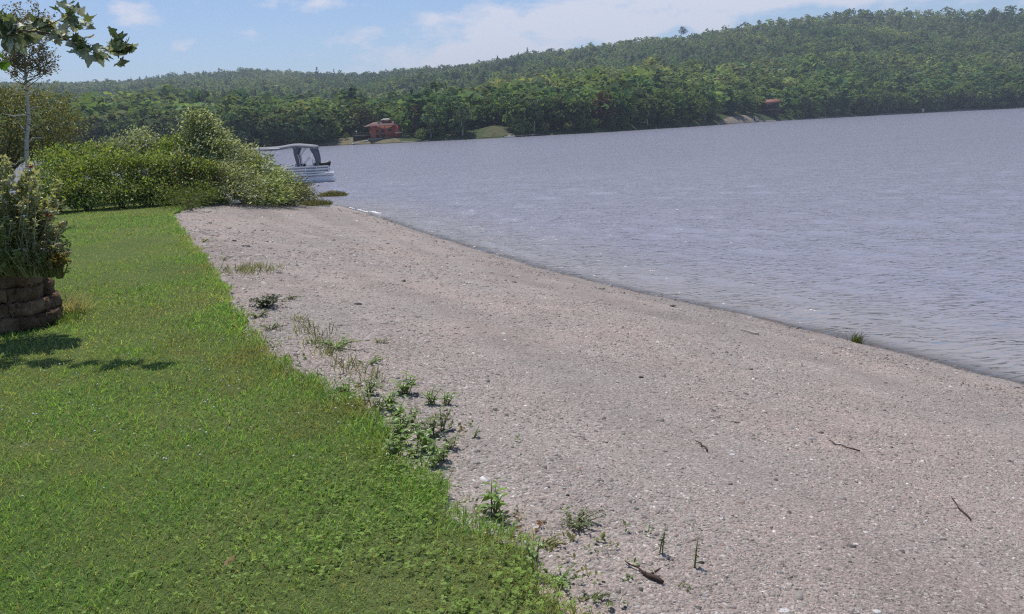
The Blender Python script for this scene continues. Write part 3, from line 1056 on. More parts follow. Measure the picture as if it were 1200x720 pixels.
def red_house():
    h = empty('red_house')
    MB().box((0, 0, 2.1), (7.4, 6.0, 5.4)).build('wall', M_RED, h)
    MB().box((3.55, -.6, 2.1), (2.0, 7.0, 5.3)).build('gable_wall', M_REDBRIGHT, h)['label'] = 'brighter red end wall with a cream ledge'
    MB().box((0, 0, -1.2), (8.6, 6.2, 1.3)).build('foundation', M_STONE, h)
    r_ = MB()
    V = [(-5.2, -4.3, 4.55), (4.9, -4.5, 4.55), (4.9, 4.0, 4.55), (-5.2, 4.0, 4.55), (-2.9, -.2, 6.5), (3.0, -.2, 6.5),
         (-5.2, -4.3, 4.75), (4.9, -4.5, 4.75), (4.9, 4.0, 4.75), (-5.2, 4.0, 4.75)]
    r_.add(V, [(3, 2, 1, 0), (0, 1, 7, 6), (1, 2, 8, 7), (2, 3, 9, 8), (3, 0, 6, 9), (6, 7, 5, 4), (7, 8, 5), (8, 9, 4, 5), (9, 6, 4)])
    r_.build('roof', M_ROOFRED, h)
    c = MB().box((.9, -.2, 6.7), (2.6, 2.2, 1.1)).build('cupola', M_ROOFRED, h)
    MB().add([(-.7, -1.6, 7.26), (2.5, -1.6, 7.26), (2.5, 1.2, 7.26), (-.7, 1.2, 7.26), (.1, -.2, 7.9), (1.7, -.2, 7.9)],
             [(0, 1, 5, 4), (1, 2, 5), (2, 3, 4, 5), (3, 0, 4), (3, 2, 1, 0)]).build('cupola_roof', M_CREAM, c)
    MB().box((-1.6, -1.45, 5.9), (.9, .9, 1.4)).build('chimney', M_STONE, h)
    for x in (-4.6, -3.2, -1.8, -.4):
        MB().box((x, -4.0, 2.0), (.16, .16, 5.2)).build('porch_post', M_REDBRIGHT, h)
    MB().box((-2.5, -3.55, .9), (4.6, 1.1, .18)).build('porch_deck', M_WOODGREY, h)
    MB().box((-2.5, -4.02, 1.75), (4.4, .07, .1)).build('porch_rail', M_WOODGREY, h)
    for x, z in ((-2.7, 2.4), (-.9, 2.4), (-2.7, -.0), (-.9, .0), (1.2, 2.6)):
        f = MB().box((x, -3.05, z), (1.1, .1, 1.3)).build('window', M_RED, h)
        MB().box((x, -3.11, z), (.92, .06, 1.1)).build('pane', M_GLASS, f)
    MB().box((3.7, -4.25, 1.3), (2.3, .35, .55)).build('ledge', M_CREAM, h)
    MB().box((4.2, -4.13, 3.0), (.8, .08, 1.1)).build('gable_window', M_GLASS, h)
    tag(h, 'red two-storey lake house with brown hipped roof and small cupola', 'house')
    place(h, 450, 12, rz=R(14))
    h.location[2] += .5
    h.scale = (1.25, .95, .80)
red_house()


def deck():
    d = empty('deck')
    MB().box((0, 0, 1.6), (7.5, 3, .25)).build('floor_boards', M_WOODGREY, d)
    for x in (-3.4, -1.1, 1.1, 3.4):
        MB().box((x, -1.4, .6), (.2, .2, 2.0)).build('support_post', M_CABIN, d)
    MB().box((0, -1.45, 2.5), (7.4, .08, .1)).box((0, -1.45, 2.1), (7.4, .06, .06)).build('railing', M_WOODGREY, d)
    MB().box((0, 1.2, .5), (7.2, .3, 2.2)).build('back_wall', M_CABIN, d)
    tag(d, 'dark raised wooden deck with railing left of the red house', 'deck')
    place(d, 425, 9)
deck()


def dinghy(name, px, a, label, L=3.0, rz=0.0, color=M_WHITE, z=.05, motor=False, group=None):
    o = empty(name)
    st = np.linspace(-1, 1, 9)
    V, Fq = [], []
    for s in st:
        w = .55 * (1 - max(0, s) ** 2.4 * .97)
        sh = .42 + .14 * max(0, s) ** 2
        V += [(s * L / 2, -w, sh), (s * L / 2, -w * .75, .05 + .1 * max(0, s)), (s * L / 2, 0, -.08 + .2 * max(0, s) ** 2), (s * L / 2, w * .75, .05 + .1 * max(0, s)), (s * L / 2, w, sh),
              (s * L / 2, w * .86, sh - .02), (s * L / 2, 0, .12), (s * L / 2, -w * .86, sh - .02)]
    m = 8
    mb = MB()
    F = [(i * m + k, i * m + (k + 1) % m, (i + 1) * m + (k + 1) % m, (i + 1) * m + k) for i in range(8) for k in range(m)] + [tuple(range(m))[::-1]]
    mb.add(V, F).build('hull', color, o)
    for x in (-.25, .18):
        MB().box((x * L, 0, .30), (.22, .92, .04)).build('thwart', M_WOODGREY, o)
    if motor:
        MB().box((-L / 2 - .12, 0, .62), (.3, .26, .42), taper=.8).box((-L / 2 - .12, 0, .2), (.1, .1, .7)).build('outboard_motor', M_DARK, o)
    tag(o, label, 'boat', group)
    place(o, px, a, z, rz)
    return o
dinghy('rowing_boat', 416.5, 1.5, 'white rowing boat pulled up at the waterline below the dark deck', 2.5, R(8), z=.25)
dinghy('rowing_boat', 428.5, 3.5, 'small white boat resting on the bank right below the deck', 1.6, R(-14), z=.95)
dg = dinghy('motor_boat', 596.5, .8, 'white motor boat moored by the dark bank right of the clearing', 3.6, R(4), z=.0, motor=True)
MB().box((.1, 0, .62), (1.0, .7, .5), taper=.8).build('windscreen', M_CREAM, dg)
MB().box((-1.2, 0, .6), (.5, .8, .35)).build('seat', M_DARK, dg)

# white garden ball lamp on the bank
def white_marker(px, a, h, label, r=.32):
    o = empty('marker_post')
    MB().tube([(0, 0, -.3), (0, 0, h)], .05, 6).build('post', M_WOODGREY, o)
    MB().tube([(0, 0, h), (0, 0, h + r * .5), (0, 0, h + r * 1.5), (0, 0, h + 2 * r)], [.05, r, r, .05], 8).build('globe', M_WHITE, o, smooth=True)
    tag(o, label, 'post')
    place(o, px, a)
white_marker(418, 13, 2.2, 'white ball on a post beside the dark deck')
white_marker(308.5, 6, 1.2, 'large white ball post above the boat canopy', .55)
white_marker(327.5, 6, 1.6, 'small white ball post above the boat canopy', .33)


def cabin():
    c = empty('cabin')
    MB().box((0, 0, 2.0), (8.5, 5, 4.4)).build('wall', M_CABIN, c)
    MB().add([(-5.2, -3.4, 4.1), (5.2, -3.4, 4.1), (5.2, 0, 5.7), (-5.2, 0, 5.7), (5.2, 3.2, 4.1), (-5.2, 3.2, 4.1),
              (-5.2, -3.4, 4.3), (5.2, -3.4, 4.3), (5.2, 0, 5.9), (-5.2, 0, 5.9), (5.2, 3.2, 4.3), (-5.2, 3.2, 4.3)],
             [(6, 7, 8, 9), (9, 8, 10, 11), (0, 3, 2, 1), (3, 5, 4, 2), (0, 1, 7, 6), (4, 5, 11, 10), (1, 2, 8, 7), (2, 4, 10, 8), (3, 0, 6, 9), (5, 3, 9, 11)]).build('roof', M_CABINROOF, c)
    for x in (-2.5, 0, 2.5):
        f = MB().box((x, -2.54, 2.2), (1.3, .1, 1.3)).build('window', M_CABIN, c)
        MB().box((x, -2.62, 2.2), (1.1, .06, 1.1)).build('pane', M_GLASS, f)
    MB().box((0, -3.6, .2), (8.5, 1.8, .2)).build('veranda', M_WOODGREY, c)
    tag(c, 'dark cabin with a rusty red roof under tall trees', 'cabin')
    place(c, 903.5, 13, rz=R(-6))
    c.location[2] += 3.2
    MB().box((0, 0, -2.1), (8.2, 4.8, 4.3)).build('stone_base', M_CABIN, c)
cabin()


def boathouse(px, a, label, w=3.0, h=2.2, color=M_CREAM, roofm=M_STONE):
    c = empty('boathouse')
    MB().box((0, 0, h / 2 - .3), (w, 2.6, h + .6)).build('wall', color, c)
    MB().prism([(-w * .6, h - .05), (w * .6, h - .05), (0, h + w * .3)], -1.5, 1.5).build('roof', roofm, c)
    MB().box((-.2 * w, -1.33, h * .4), (w * .3, .08, h * .75)).build('door', M_CABIN, c)
    tag(c, label, 'hut')
    place(c, px, a, rz=R(10))
M_PALEGREY = plain('pale_grey_paint', (.50, .47, .46), .7)
boathouse(885, 2.6, 'small pale grey hut at the edge of the sandy landing', 2.2, 2.0, M_PALEGREY)
boathouse(1080, 3.0, 'tiny cream boathouse at the water right of the cabin', 3.0, 1.9, M_CREAM)
boathouse(1180, 14, 'pale grey hut among trees at the right end of the shore', 7.5, 4.2, M_PALEGREY)
boathouse(1086, 18, 'cream hut half hidden in trees above the tiny boathouse', 4.0, 3.2, M_CREAM)


def jetty():
    o = empty('jetty')
    MB().box((0, 0, .55), (1.6, 9, .14)).build('deck_boards', M_WOODGREY, o)
    for y in (-3.8, 0, 3.8):
        for x in (-.7, .7): MB().tube([(x, y, -1.2), (x, y, .8)], .09, 6).build('pile', M_WOODGREY, o)
    tag(o, 'short weathered jetty on the far shore right of the motor boat', 'jetty')
    place(o, 612, -1, .0, rz=R(72))
jetty()


def pontoon_boat():
    b = empty('pontoon_boat')
    L0, L1 = -5.95, 0.0                      # x = 0 is the right-hand end of the fence
    for y in (-.95, .95):
        xs_ = [L0 - .1, L0 + .15, -.9, .10, .24, .30]
        MB().tube([(x, y, .16 if x < .2 else .22) for x in xs_], [.20, .26, .26, .26, .19, .07], 12).build('pontoon', M_WHITE, b, smooth=True)
    MB().box((-2.95, 0, .50), (6.3, 2.5, .12)).build('deck', M_WHITE, b)
    for y in (-1.2, 1.2):
        f = MB()
        for z in (.66, .84, 1.02): f.box((-2.98, y, z), (5.9, .05, .085))
        for k in range(9): f.box((-5.88 + k * .725, y, .82), (.045, .04, .44))
        fr = f.build('fence_rail', M_WHITE, b)
        MB().box((-2.98, y * .985, .93), (5.85, .02, .13)).box((-2.98, y * .985, .75), (5.85, .02, .12)).build('fence_panel', M_GREYPANEL, b)
    for y in (-1, 1):
        # frame bows
        fr = MB()
        fr.tube([(-1.83, y * 1.15, 1.0), (-1.88, y * 1.15, 1.7), (-2.23, y * 1.12, 2.28)], .03, 6)
        fr.tube([(-1.90, y * 1.15, 1.72), (-1.43, y * 1.12, 2.28)], .025, 6)
        fr.tube([(-1.83, y * 1.15, 1.02), (-1.10, y * 1.15, 1.75)], .022, 6)
        fr.tube([(-1.04, y * 1.15, 1.0), (-1.04, y * 1.15, 1.5)], .025, 6)
        fr.tube([(-5.08, y * 1.15, 1.0), (-5.18, y * 1.15, 2.3)], .028, 6)
        fr.tube([(-5.10, y * 1.15, 2.27), (-3.4, y * 1.14, 2.29), (-1.45, y * 1.12, 2.28)], .022, 6)
        fr.build('canopy_frame', M_ALU, b)
        MB().tube([(-1.98, y * 1.10, 2.30), (-2.06, y * 1.10, 1.9), (-2.01, y * 1.1, 1.45), (-1.95, y * 1.1, 1.08)], [.22, .13, .10, .07], 8).build('folded_curtain', M_CANVASDARK, b, smooth=True)
        MB().tube([(-0.98, y * 1.10, 2.24), (-0.82, y * 1.10, 1.9), (-0.73, y * 1.1, 1.5), (-0.73, y * 1.1, 1.05)], [.20, .18, .14, .12], 8).build('folded_curtain', M_CANVASDARK, b, smooth=True)
    # canopy cloth: bowed sheet with thickness
    n = 15
    xs_ = np.linspace(-5.95, -.66, n)
    prof = 2.30 + .13 * np.exp(-((xs_ + 1.98) / 1.2) ** 2) - .05 * np.clip((xs_ + 1.08) / .4, 0, 1) + .02 * np.cos(xs_ * 3)
    mb = MB()
    V, F = [], []
    for x, z in zip(xs_, prof):
        for t in np.linspace(-1, 1, 7): V.append((x, t * 1.22, z + .10 * (1 - t * t) - .06 * abs(t) ** 6))
        for t in np.linspace(1, -1, 7): V.append((x, t * 1.18, z + .10 * (1 - t * t) - .09 - .06 * abs(t) ** 6))
    m = 14
    for i in range(n - 1):
        for k in range(m): F.append((i * m + k, (i + 1) * m + k, (i + 1) * m + (k + 1) % m, i * m + (k + 1) % m))
    F += [tuple(range(m)), tuple((n - 1) * m + k for k in range(m))[::-1]]
    mb.add(V, F).build('canopy', M_CANVAS, b)
    MB().tube([(-.62, -1.0, 1.10), (-.25, -1.0, 1.12), (-.02, -1.0, 1.18), (.0, -.5, 1.22)], [.10, .14, .15, .12], 8).box((-.25, -.85, 1.12), (.6, .5, .22), taper=.9).build('rolled_cover', M_DARK, b)
    for x in (-.75, -1.9, -3.6): MB().box((x, .35, .95), (.75, .75, .55), taper=.9).build('seat', M_WHITE, b)
    MB().box((-.68, -.55, 1.16), (.62, .5, .16), taper=.7).build('seat_cushion', M_DARK, b)
    MB().box((-1.75, -.55, 1.12), (.5, .5, .16), taper=.7).build('seat_cushion', M_DARK, b)
    tag(b, 'pontoon boat with grey canopy, white rails and white floats', 'boat')
    p = on_z(388.0, 212.0, 0.0)
    b.location = (p[0], p[1], 0.0)
    b.scale = [math.hypot(p[0], p[1]) / 61.0] * 3
    b.rotation_euler = (0, 0, R(9))
    return b
pontoon_boat()

# ---------------------------------------------------------------- near shrubs and trees
WIND = np.array([0.8, 0.1, 0.0])        # blows from the left towards the lake


def foliage(lobes, n, L, W, pal, clump=.16, wind=.5, pale=0.0, pale_c=(.42, .46, .36), seed=1, shell=.45, up=.35, per=22):
    """leaves in clumps spread through ellipsoid lobes [(centre, radii)]"""
    r2 = np.random.default_rng(seed)
    C = np.array([l[0] for l in lobes], float); Rd = np.array([l[1] for l in lobes], float)
    wgt = (Rd[:, 0] * Rd[:, 2]); wgt = wgt / wgt.sum()
    nc = max(1, n // per)
    k = r2.choice(len(lobes), nc, p=wgt)
    D = unit(r2.normal(size=(nc, 3)))
    Q = C[k] + D * Rd[k] * (shell + (1.05 - shell) * r2.random((nc, 1)) ** .5)
    ctint = r2.uniform(.7, 1.25, nc)
    csize = r2.uniform(.6, 1.3, nc)
    ci = r2.integers(len(pal), size=nc)
    j = r2.integers(nc, size=n)
    P = Q[j] + r2.normal(size=(n, 3)) * (clump * csize[j])[:, None] * np.array([1, 1, .7])
    A = unit(D[j] * .7 + r2.normal(0, .6, (n, 3)) + WIND * wind)
    N = unit(D[j] * .5 + r2.normal(0, .55, (n, 3)) + np.array([0, 0, up]))
    ln = L * r2.uniform(.6, 1.3, n)
    V, F = leaves4(P, A, N, ln, W / L * ln)
    c = np.array(pal)[ci[j]] * (ctint[j] * r2.uniform(.75, 1.25, n))[:, None]
    turned = r2.random(n) < pale * (0.3 + 1.4 * r2.random(nc)[j])
    c[turned] = np.array(pale_c) * r2.uniform(.7, 1.2, (turned.sum(), 1))
    return V, F, np.repeat(c, 4, 0)


def stems_mesh(base, tips, r0, r1, r2=random.Random(3), bend=.12, n=5):
    mb = MB()
    for t in tips:
        b = np.array(base) + np.array([r2.uniform(-.08, .08), r2.uniform(-.08, .08), 0])
        t = np.array(t, float)
        m1 = b + (t - b) * .35 + np.array([r2.uniform(-bend, bend), r2.uniform(-bend, bend), .12 * abs(t[2] - b[2])])
        m2 = b + (t - b) * .7 + np.array([r2.uniform(-bend, bend), r2.uniform(-bend, bend), .06 * abs(t[2] - b[2])])
        mb.tube([b, m1, m2, t], [r0, r0 * .75, r0 * .45, r1], n)
    return mb


def lobes_from_px(spec):
    """[(px, py, d, half-width px, half-height px)] -> world ellipsoids"""
    out = []
    for px, py, d, hw, hh in spec:
        c = at_d(px, py, d)
        out.append((c, (hw * d / F_PX, max(hw, hh) * .8 * d / F_PX, hh * d / F_PX)))
    return out


def shrub(name, spec, n, L, W, pal, label, cat='shrub', group=None, stem_m=None, seed=1, base_d=None, **kw):
    lb = lobes_from_px(spec)
    cs = np.array([l[0] for l in lb])
    bx, by = cs[:, 0].mean(), cs[:, 1].mean()
    bz = gz(bx, by)
    if inside(np.array([[bx, by]]), LAWN_POLY)[0]: bz = LAWN
    o = empty(name, (bx, by, bz))
    off = np.array([bx, by, bz])
    # keep leaves above the ground
    V, F, t = foliage(lb, n, L, W, pal, seed=seed, **kw)
    V = V - off
    low = V[:, 2] < .02
    V[low, 2] = .02 + np.abs(V[low, 2]) * .3
    mesh_obj('foliage', V, [F], M_LEAF, o, tint=t)
    rr = random.Random(seed)
    tips = []
    for c, r in lb:
        for _ in range(3): tips.append(c - off + np.array([rr.uniform(-.4, .4) * r[0], rr.uniform(-.4, .4) * r[1], rr.uniform(-.1, .5) * r[2]]))
    stems_mesh((0, 0, -.05), tips, .028, .006, rr).build('stems', stem_m or M_BARK, o)
    return tag(o, label, cat, group)


G_HEDGE = [(0.203, 0.290, 0.088), (0.243, 0.324, 0.095), (0.176, 0.250, 0.081), (0.223, 0.250, 0.101)]
G_LIME = [(0.240, 0.342, 0.078), (0.264, 0.342, 0.090), (0.192, 0.288, 0.072)]
G_SILVER = [(0.181, 0.237, 0.125), (0.213, 0.269, 0.144), (0.150, 0.206, 0.106)]
G_WILLOW = [(0.201, 0.241, 0.109), (0.241, 0.276, 0.132), (0.167, 0.213, 0.098)]
G_OLIVE = [(0.132, 0.144, 0.060), (0.155, 0.161, 0.067), (0.109, 0.127, 0.055), (0.196, 0.190, 0.081)]

hedge = [((62, 215, 28.6, 20, 20), (66, 226, 28.0, 22, 13)), ((100, 208, 28.4, 24, 22), (96, 228, 27.7, 20, 12)), ((138, 206, 28.3, 24, 24), (140, 227, 27.6, 22, 12)),
         ((172, 205, 28.2, 22, 22), (175, 226, 27.5, 20, 12)), ((206, 206, 28.0, 22, 20), (206, 225, 27.4, 20, 12)), ((236, 208, 28.0, 18, 18), (234, 226, 27.5, 16, 11))]
hl = ['leftmost clipped shrub of the hedge beside the birch', 'second hedge shrub from the birch, with dark base',
      'third hedge shrub from the birch, lighter on top', 'fourth hedge shrub from the birch, below pale leaves',
      'fifth hedge shrub, wide and green with reddish tips', 'last hedge shrub at the lawn corner below the tall bush']
for i, sp in enumerate(hedge):
    shrub('hedge_shrub', sp, 5200, .085, .045, G_HEDGE + ([(.11, .07, .035)] if i >= 4 else G_LIME[:1 + i % 2]), hl[i], 'shrub', 'hedge shrubs along the end of the lawn', seed=30 + i, per=16, clump=.13, wind=.3, pale=.03)
shrub('leafy_bush', [(95, 190, 30.5, 26, 16), (64, 188, 30.8, 18, 13), (118, 184, 30.8, 16, 12)], 5200, .085, .05, G_LIME[:2] + G_HEDGE, 'bright green bush behind the left half of the hedge', seed=50, pale=.03)
shrub('silver_leaf_bush', [(150, 178, 31, 28, 16), (165, 166, 31.3, 16, 12), (128, 180, 31.5, 14, 13), (185, 180, 30.8, 14, 14)], 6500, .095, .042, G_SILVER, 'bush with wind-turned pale leaves above the middle of the hedge', seed=51, pale=.42, wind=1.0)
shrub('leafy_bush', [(205, 180, 30.5, 16, 18), (190, 190, 30, 12, 12)], 3600, .085, .05, G_LIME, 'yellow-green bush just left of the tall silvery bush', seed=52, pale=.05)
shrub('tall_silver_bush', [(233, 150, 30.0, 17, 17), (240, 165, 30.0, 24, 18), (228, 137, 30.0, 9, 10), (232, 185, 29.6, 24, 18), (252, 178, 29.6, 20, 18)], 9500, .10, .046, G_SILVER,
      'tallest silvery bush beside the lawn corner, leaves turned by wind', seed=53, pale=.45, wind=1.0, pale_c=(.48, .54, .38))
shrub('willow_mound', [(268, 190, 29.3, 22, 22), (262, 212, 28.2, 18, 20), (284, 184, 30.0, 13, 13), (285, 215, 28.2, 24, 17), (280, 228, 27.6, 26, 9)], 9500, .10, .034, G_WILLOW, 'broad pale willow mound directly right of the tallest silvery bush', seed=54, pale=.50, wind=1.1, pale_c=(.48, .54, .38))
shrub('willow_mound', [(305, 205, 29.5, 20, 20), (296, 188, 30.0, 12, 11), (314, 222, 28.6, 24, 12), (326, 212, 30.0, 14, 11), (312, 231, 28.0, 26, 8)], 8500, .10, .036, G_WILLOW + G_LIME[:1], 'green willow mound in front of the pontoon boat', seed=55, pale=.36, wind=1.1, pale_c=(.46, .54, .34))
shrub('willow_mound', [(340, 222, 31.0, 17, 10), (357, 229, 31.5, 13, 6), (334, 228, 29.6, 20, 8), (326, 233, 29.0, 18, 5)], 6500, .095, .032, [(.115, .130, .058), (.095, .115, .045), (.13, .14, .055)], 'low yellowish willow mound nearest the water', seed=56, pale=.15, wind=1.1)
shrub('edge_weed', [(205, 231, 26.5, 20, 5), (236, 228, 26.8, 16, 5), (222, 236, 25.4, 16, 4)], 1600, .16, .014, [(.115, .165, .040), (.14, .18, .06)], 'fringe of long uncut grass at the lawn corner by the gravel', 'grass fringe', seed=57, wind=.6, up=.1)
for i, (px, py, lab, hw) in enumerate(((389, 226, 'farther tuft of low reeds standing in the shallow water', 17), (368, 236.5, 'nearer tuft of low reeds at the foot of the bushes', 20))):
    c = on_z(px, py + 3, 0.05)
    d = math.hypot(c[0], c[1])
    o = empty('reed_tuft', (c[0], c[1], .0))
    r2 = np.random.default_rng(80 + i)
    n = 900
    w = hw * d / F_PX
    P = np.stack([r2.uniform(-1, 1, n) * w, r2.normal(0, .35, n), np.full(n, .0)], 1)
    hgt = .27 * np.sqrt(np.clip(1 - (P[:, 0] / w) ** 2, .05, 1)) * r2.uniform(.6, 1.3, n)
    A = unit(np.stack([r2.normal(.3, .35, n), r2.normal(0, .3, n), np.ones(n)], 1))
    V, Fq = leaves4(P, A, r2.normal(size=(n, 3)), hgt, .03 + 0 * hgt)
    tcol = np.array([.135, .14, .055]) * r2.uniform(.6, 1.3, (n, 1))
    mesh_obj('blades', V, [Fq], M_LEAF, o, tint=np.repeat(tcol, 4, 0))
    MB().tube([(-w * 1.02, 0, -.1), (-w * .6, 0, -.03), (0, 0, .02), (w * .6, 0, -.03), (w * 1.02, 0, -.1)], [.05, .22, .30, .22, .05], 8).build('mud_hump', plain('mud', (.10, .09, .05), .9), o, smooth=True)
    tag(o, lab, 'reeds', 'reed tufts in the shallows')

# ---- olive tree behind the birch
def olive_tree():
    lb = lobes_from_px([(8, 150, 35, 34, 36), (45, 140, 35, 34, 30), (70, 135, 35.5, 20, 24), (20, 118, 35, 30, 14), (-40, 140, 35, 40, 40), (70, 165, 35, 18, 20), (35, 172, 34.5, 26, 18), (-20, 180, 34.5, 40, 26)])
    bx, by = column(-5, 35)
    o = empty('olive_green_tree', (bx, by, LAWN))
    V, Fq, t = foliage(lb, 15000, .085, .05, G_OLIVE, seed=61, pale=.06, clump=.22, wind=.7, per=26)
    V = V - np.array([bx, by, LAWN])
    V[:, 2] = np.maximum(V[:, 2], .1)
    mesh_obj('crown', V, [Fq], M_LEAF, o, tint=t)
    tips = [l[0] - np.array([bx, by, LAWN]) for l in lb]
    MB().tube([(0, 0, -.1), (.05, 0, .8), (-.05, .1, 1.7), (.1, .1, 2.6)], [.16, .14, .11, .06], 8).build('trunk', M_BARK, o)
    stems_mesh((0, 0, .7), tips, .06, .01, random.Random(9), .3).build('limb', M_BARK, o)
    tag(o, 'bushy olive-green tree behind the birch trunk', 'tree')
olive_tree()


def birch():
    b = at_d(35, 222, 24.0)
    b[2] = LAWN
    o = empty('birch', b)
    def q(px, py, dd=0): return at_d(px, py, 24.0 + dd) - b
    mb = MB()
    pts = [(0, 0, -.05), q(33, 205), q(31.5, 185), q(31, 165), q(34, 140), q(32, 115), q(30, 92), q(29, 70), q(31, 50), q(33, 28), q(34, 14)]
    pts[0] = np.array([.02, 0, -.05])
    mb.tube(pts, np.array([.052, .050, .048, .045, .040, .036, .030, .024, .017,   .010, .004]) * 1.0, 8).build('trunk', M_BIRCH, o, smooth=True)
    rr = random.Random(14)
    ml = MB()
    for a in ([(33, 168), (38, 162), (50, 162)], [(34, 130), (39, 126), (45, 126)], [(31, 160), (28, 152), (24, 147)], [(33, 135), (15, 136), (2, 133)]):
        ml.tube([q(*p) for p in a], [.022, .017, .006], 6)
    ml.build('limb', M_BIRCH, o)
    # fine branches rising from the leader
    tw, L = MB(), []
    for k in range(46):
        f = rr.uniform(0, 1) ** 1.15
        y = 106 - f * 84
        x = 30 + .05 * (60 - y)
        side = rr.choice([-1, 1])
        ln = rr.uniform(16, 44) * (1 - f * .5)
        tip = (x + side * ln * .85 + 4, y - ln * rr.uniform(.45, .95))
        dd = rr.uniform(-.5, .5)
        p0, p1, p2 = q(x, y), q((x + tip[0]) / 2 + side * 2, (y + tip[1]) / 2 + 2, dd * .5), q(*tip, dd)
        tw.tube([p0, p1, p2], [.010, .007, .003], 4)
        for _ in range(3):
            s = rr.uniform(.3, .9)
            a = p0 + (p2 - p0) * s
            e = a + np.array([rr.uniform(-.28, .34), rr.uniform(-.25, .25), rr.uniform(.05, .32)])
            tw.tube([a, e], [.005, .002], 3)
            L.append((a, e))
        L.append((p1, p2))
    tw.build('twigs', plain('twig', (.10, .075, .065), .8), o)
    r2 = np.random.default_rng(15)
    P, A = [], []
    for a, e in L:
        m = r2.integers(17, 30)
        s = r2.uniform(.15, 1.1, (m, 1))
        P.append(a + (e - a) * s + r2.normal(0, .035, (m, 3)))
        A.append(unit((e - a)[None] * .6 + r2.normal(0, .35, (m, 3)) + WIND * .35))
    P, A = np.concatenate(P), np.concatenate(A)
    n = len(P)
    V, Fq = leaves4(P, A, r2.normal(size=(n, 3)), r2.uniform(.042, .072, n), r2.uniform(.026, .044, n))
    pal = np.array([(.13, .14, .075), (.19, .15, .10), (.25, .20, .16), (.33, .29, .25), (.15, .165, .09)])
    t = pal[r2.integers(5, size=n)] * r2.uniform(.7, 1.2, (n, 1))
    mesh_obj('crown', V, [Fq], M_LEAF, o, tint=np.repeat(t, 4, 0))
    tag(o, 'thin white-barked birch with sparse brownish leaves', 'tree')
birch()

# ---------------------------------------------------------------- planter of stacked blocks
def block_mat():
    t = NT('split_block')
    oi = t.n('ShaderNodeObjectInfo')
    c = t.ramp(t.noise(9, 5, .65), [(.25, (.095, .058, .038)), (.5, (.20, .13, .085)), (.75, (.33, .24, .165))])
    k = t.math('MULTIPLY_ADD', oi.outputs['Random'], .6, .7)
    c = t.mix(1.0, c, k, 'MULTIPLY')
    b = t.bump(t.noise(16, 6, .7), .9, .05)
    return t.done(t.principled(c, .95, b, spec=.15))
M_BLOCK = block_mat()


def rough_block(ln, dp, ht, seed):
    """split-faced stone: a gridded box pushed about"""
    r2 = np.random.default_rng(seed)
    nx, ny, nz = 6, 4, 4
    V, idx, F = [], {}, []
    def vid(i, j, k):
        if (i, j, k) not in idx:
            idx[i, j, k] = len(V)
            V.append(((i / nx - .5) * ln, (j / ny - .5) * dp, k / nz * ht))
        return idx[i, j, k]
    for i in range(nx):
        for j in range(ny):
            F.append((vid(i, j, nz), vid(i + 1, j, nz), vid(i + 1, j + 1, nz), vid(i, j + 1, nz)))
            F.append((vid(i, j, 0), vid(i, j + 1, 0), vid(i + 1, j + 1, 0), vid(i + 1, j, 0)))
    for i in range(nx):
        for k in range(nz):
            F.append((vid(i, 0, k), vid(i + 1, 0, k), vid(i + 1, 0, k + 1), vid(i, 0, k + 1)))
            F.append((vid(i, ny, k), vid(i, ny, k + 1), vid(i + 1, ny, k + 1), vid(i + 1, ny, k)))
    for j in range(ny):
        for k in range(nz):
            F.append((vid(0, j, k), vid(0, j, k + 1), vid(0, j + 1, k + 1), vid(0, j + 1, k)))
            F.append((vid(nx, j, k), vid(nx, j + 1, k), vid(nx, j + 1, k + 1), vid(nx, j, k + 1)))
    V = np.array(V)
    front = (V[:, 1] < -dp * .45)
    V += r2.normal(0, .007, V.shape)
    V[front, 1] += -.009 * np.cos(V[front, 0] / ln * math.pi) * np.sin(V[front, 2] / ht * math.pi) + r2.normal(0, .013, front.sum())
    e = (np.abs(V[:, 0]) > ln * .48) & front
    V[e, 1] += .010; V[e, 0] *= .985
    tl = (V[:, 2] > ht * .95) & front
    V[tl, 1] += .006
    return V, F


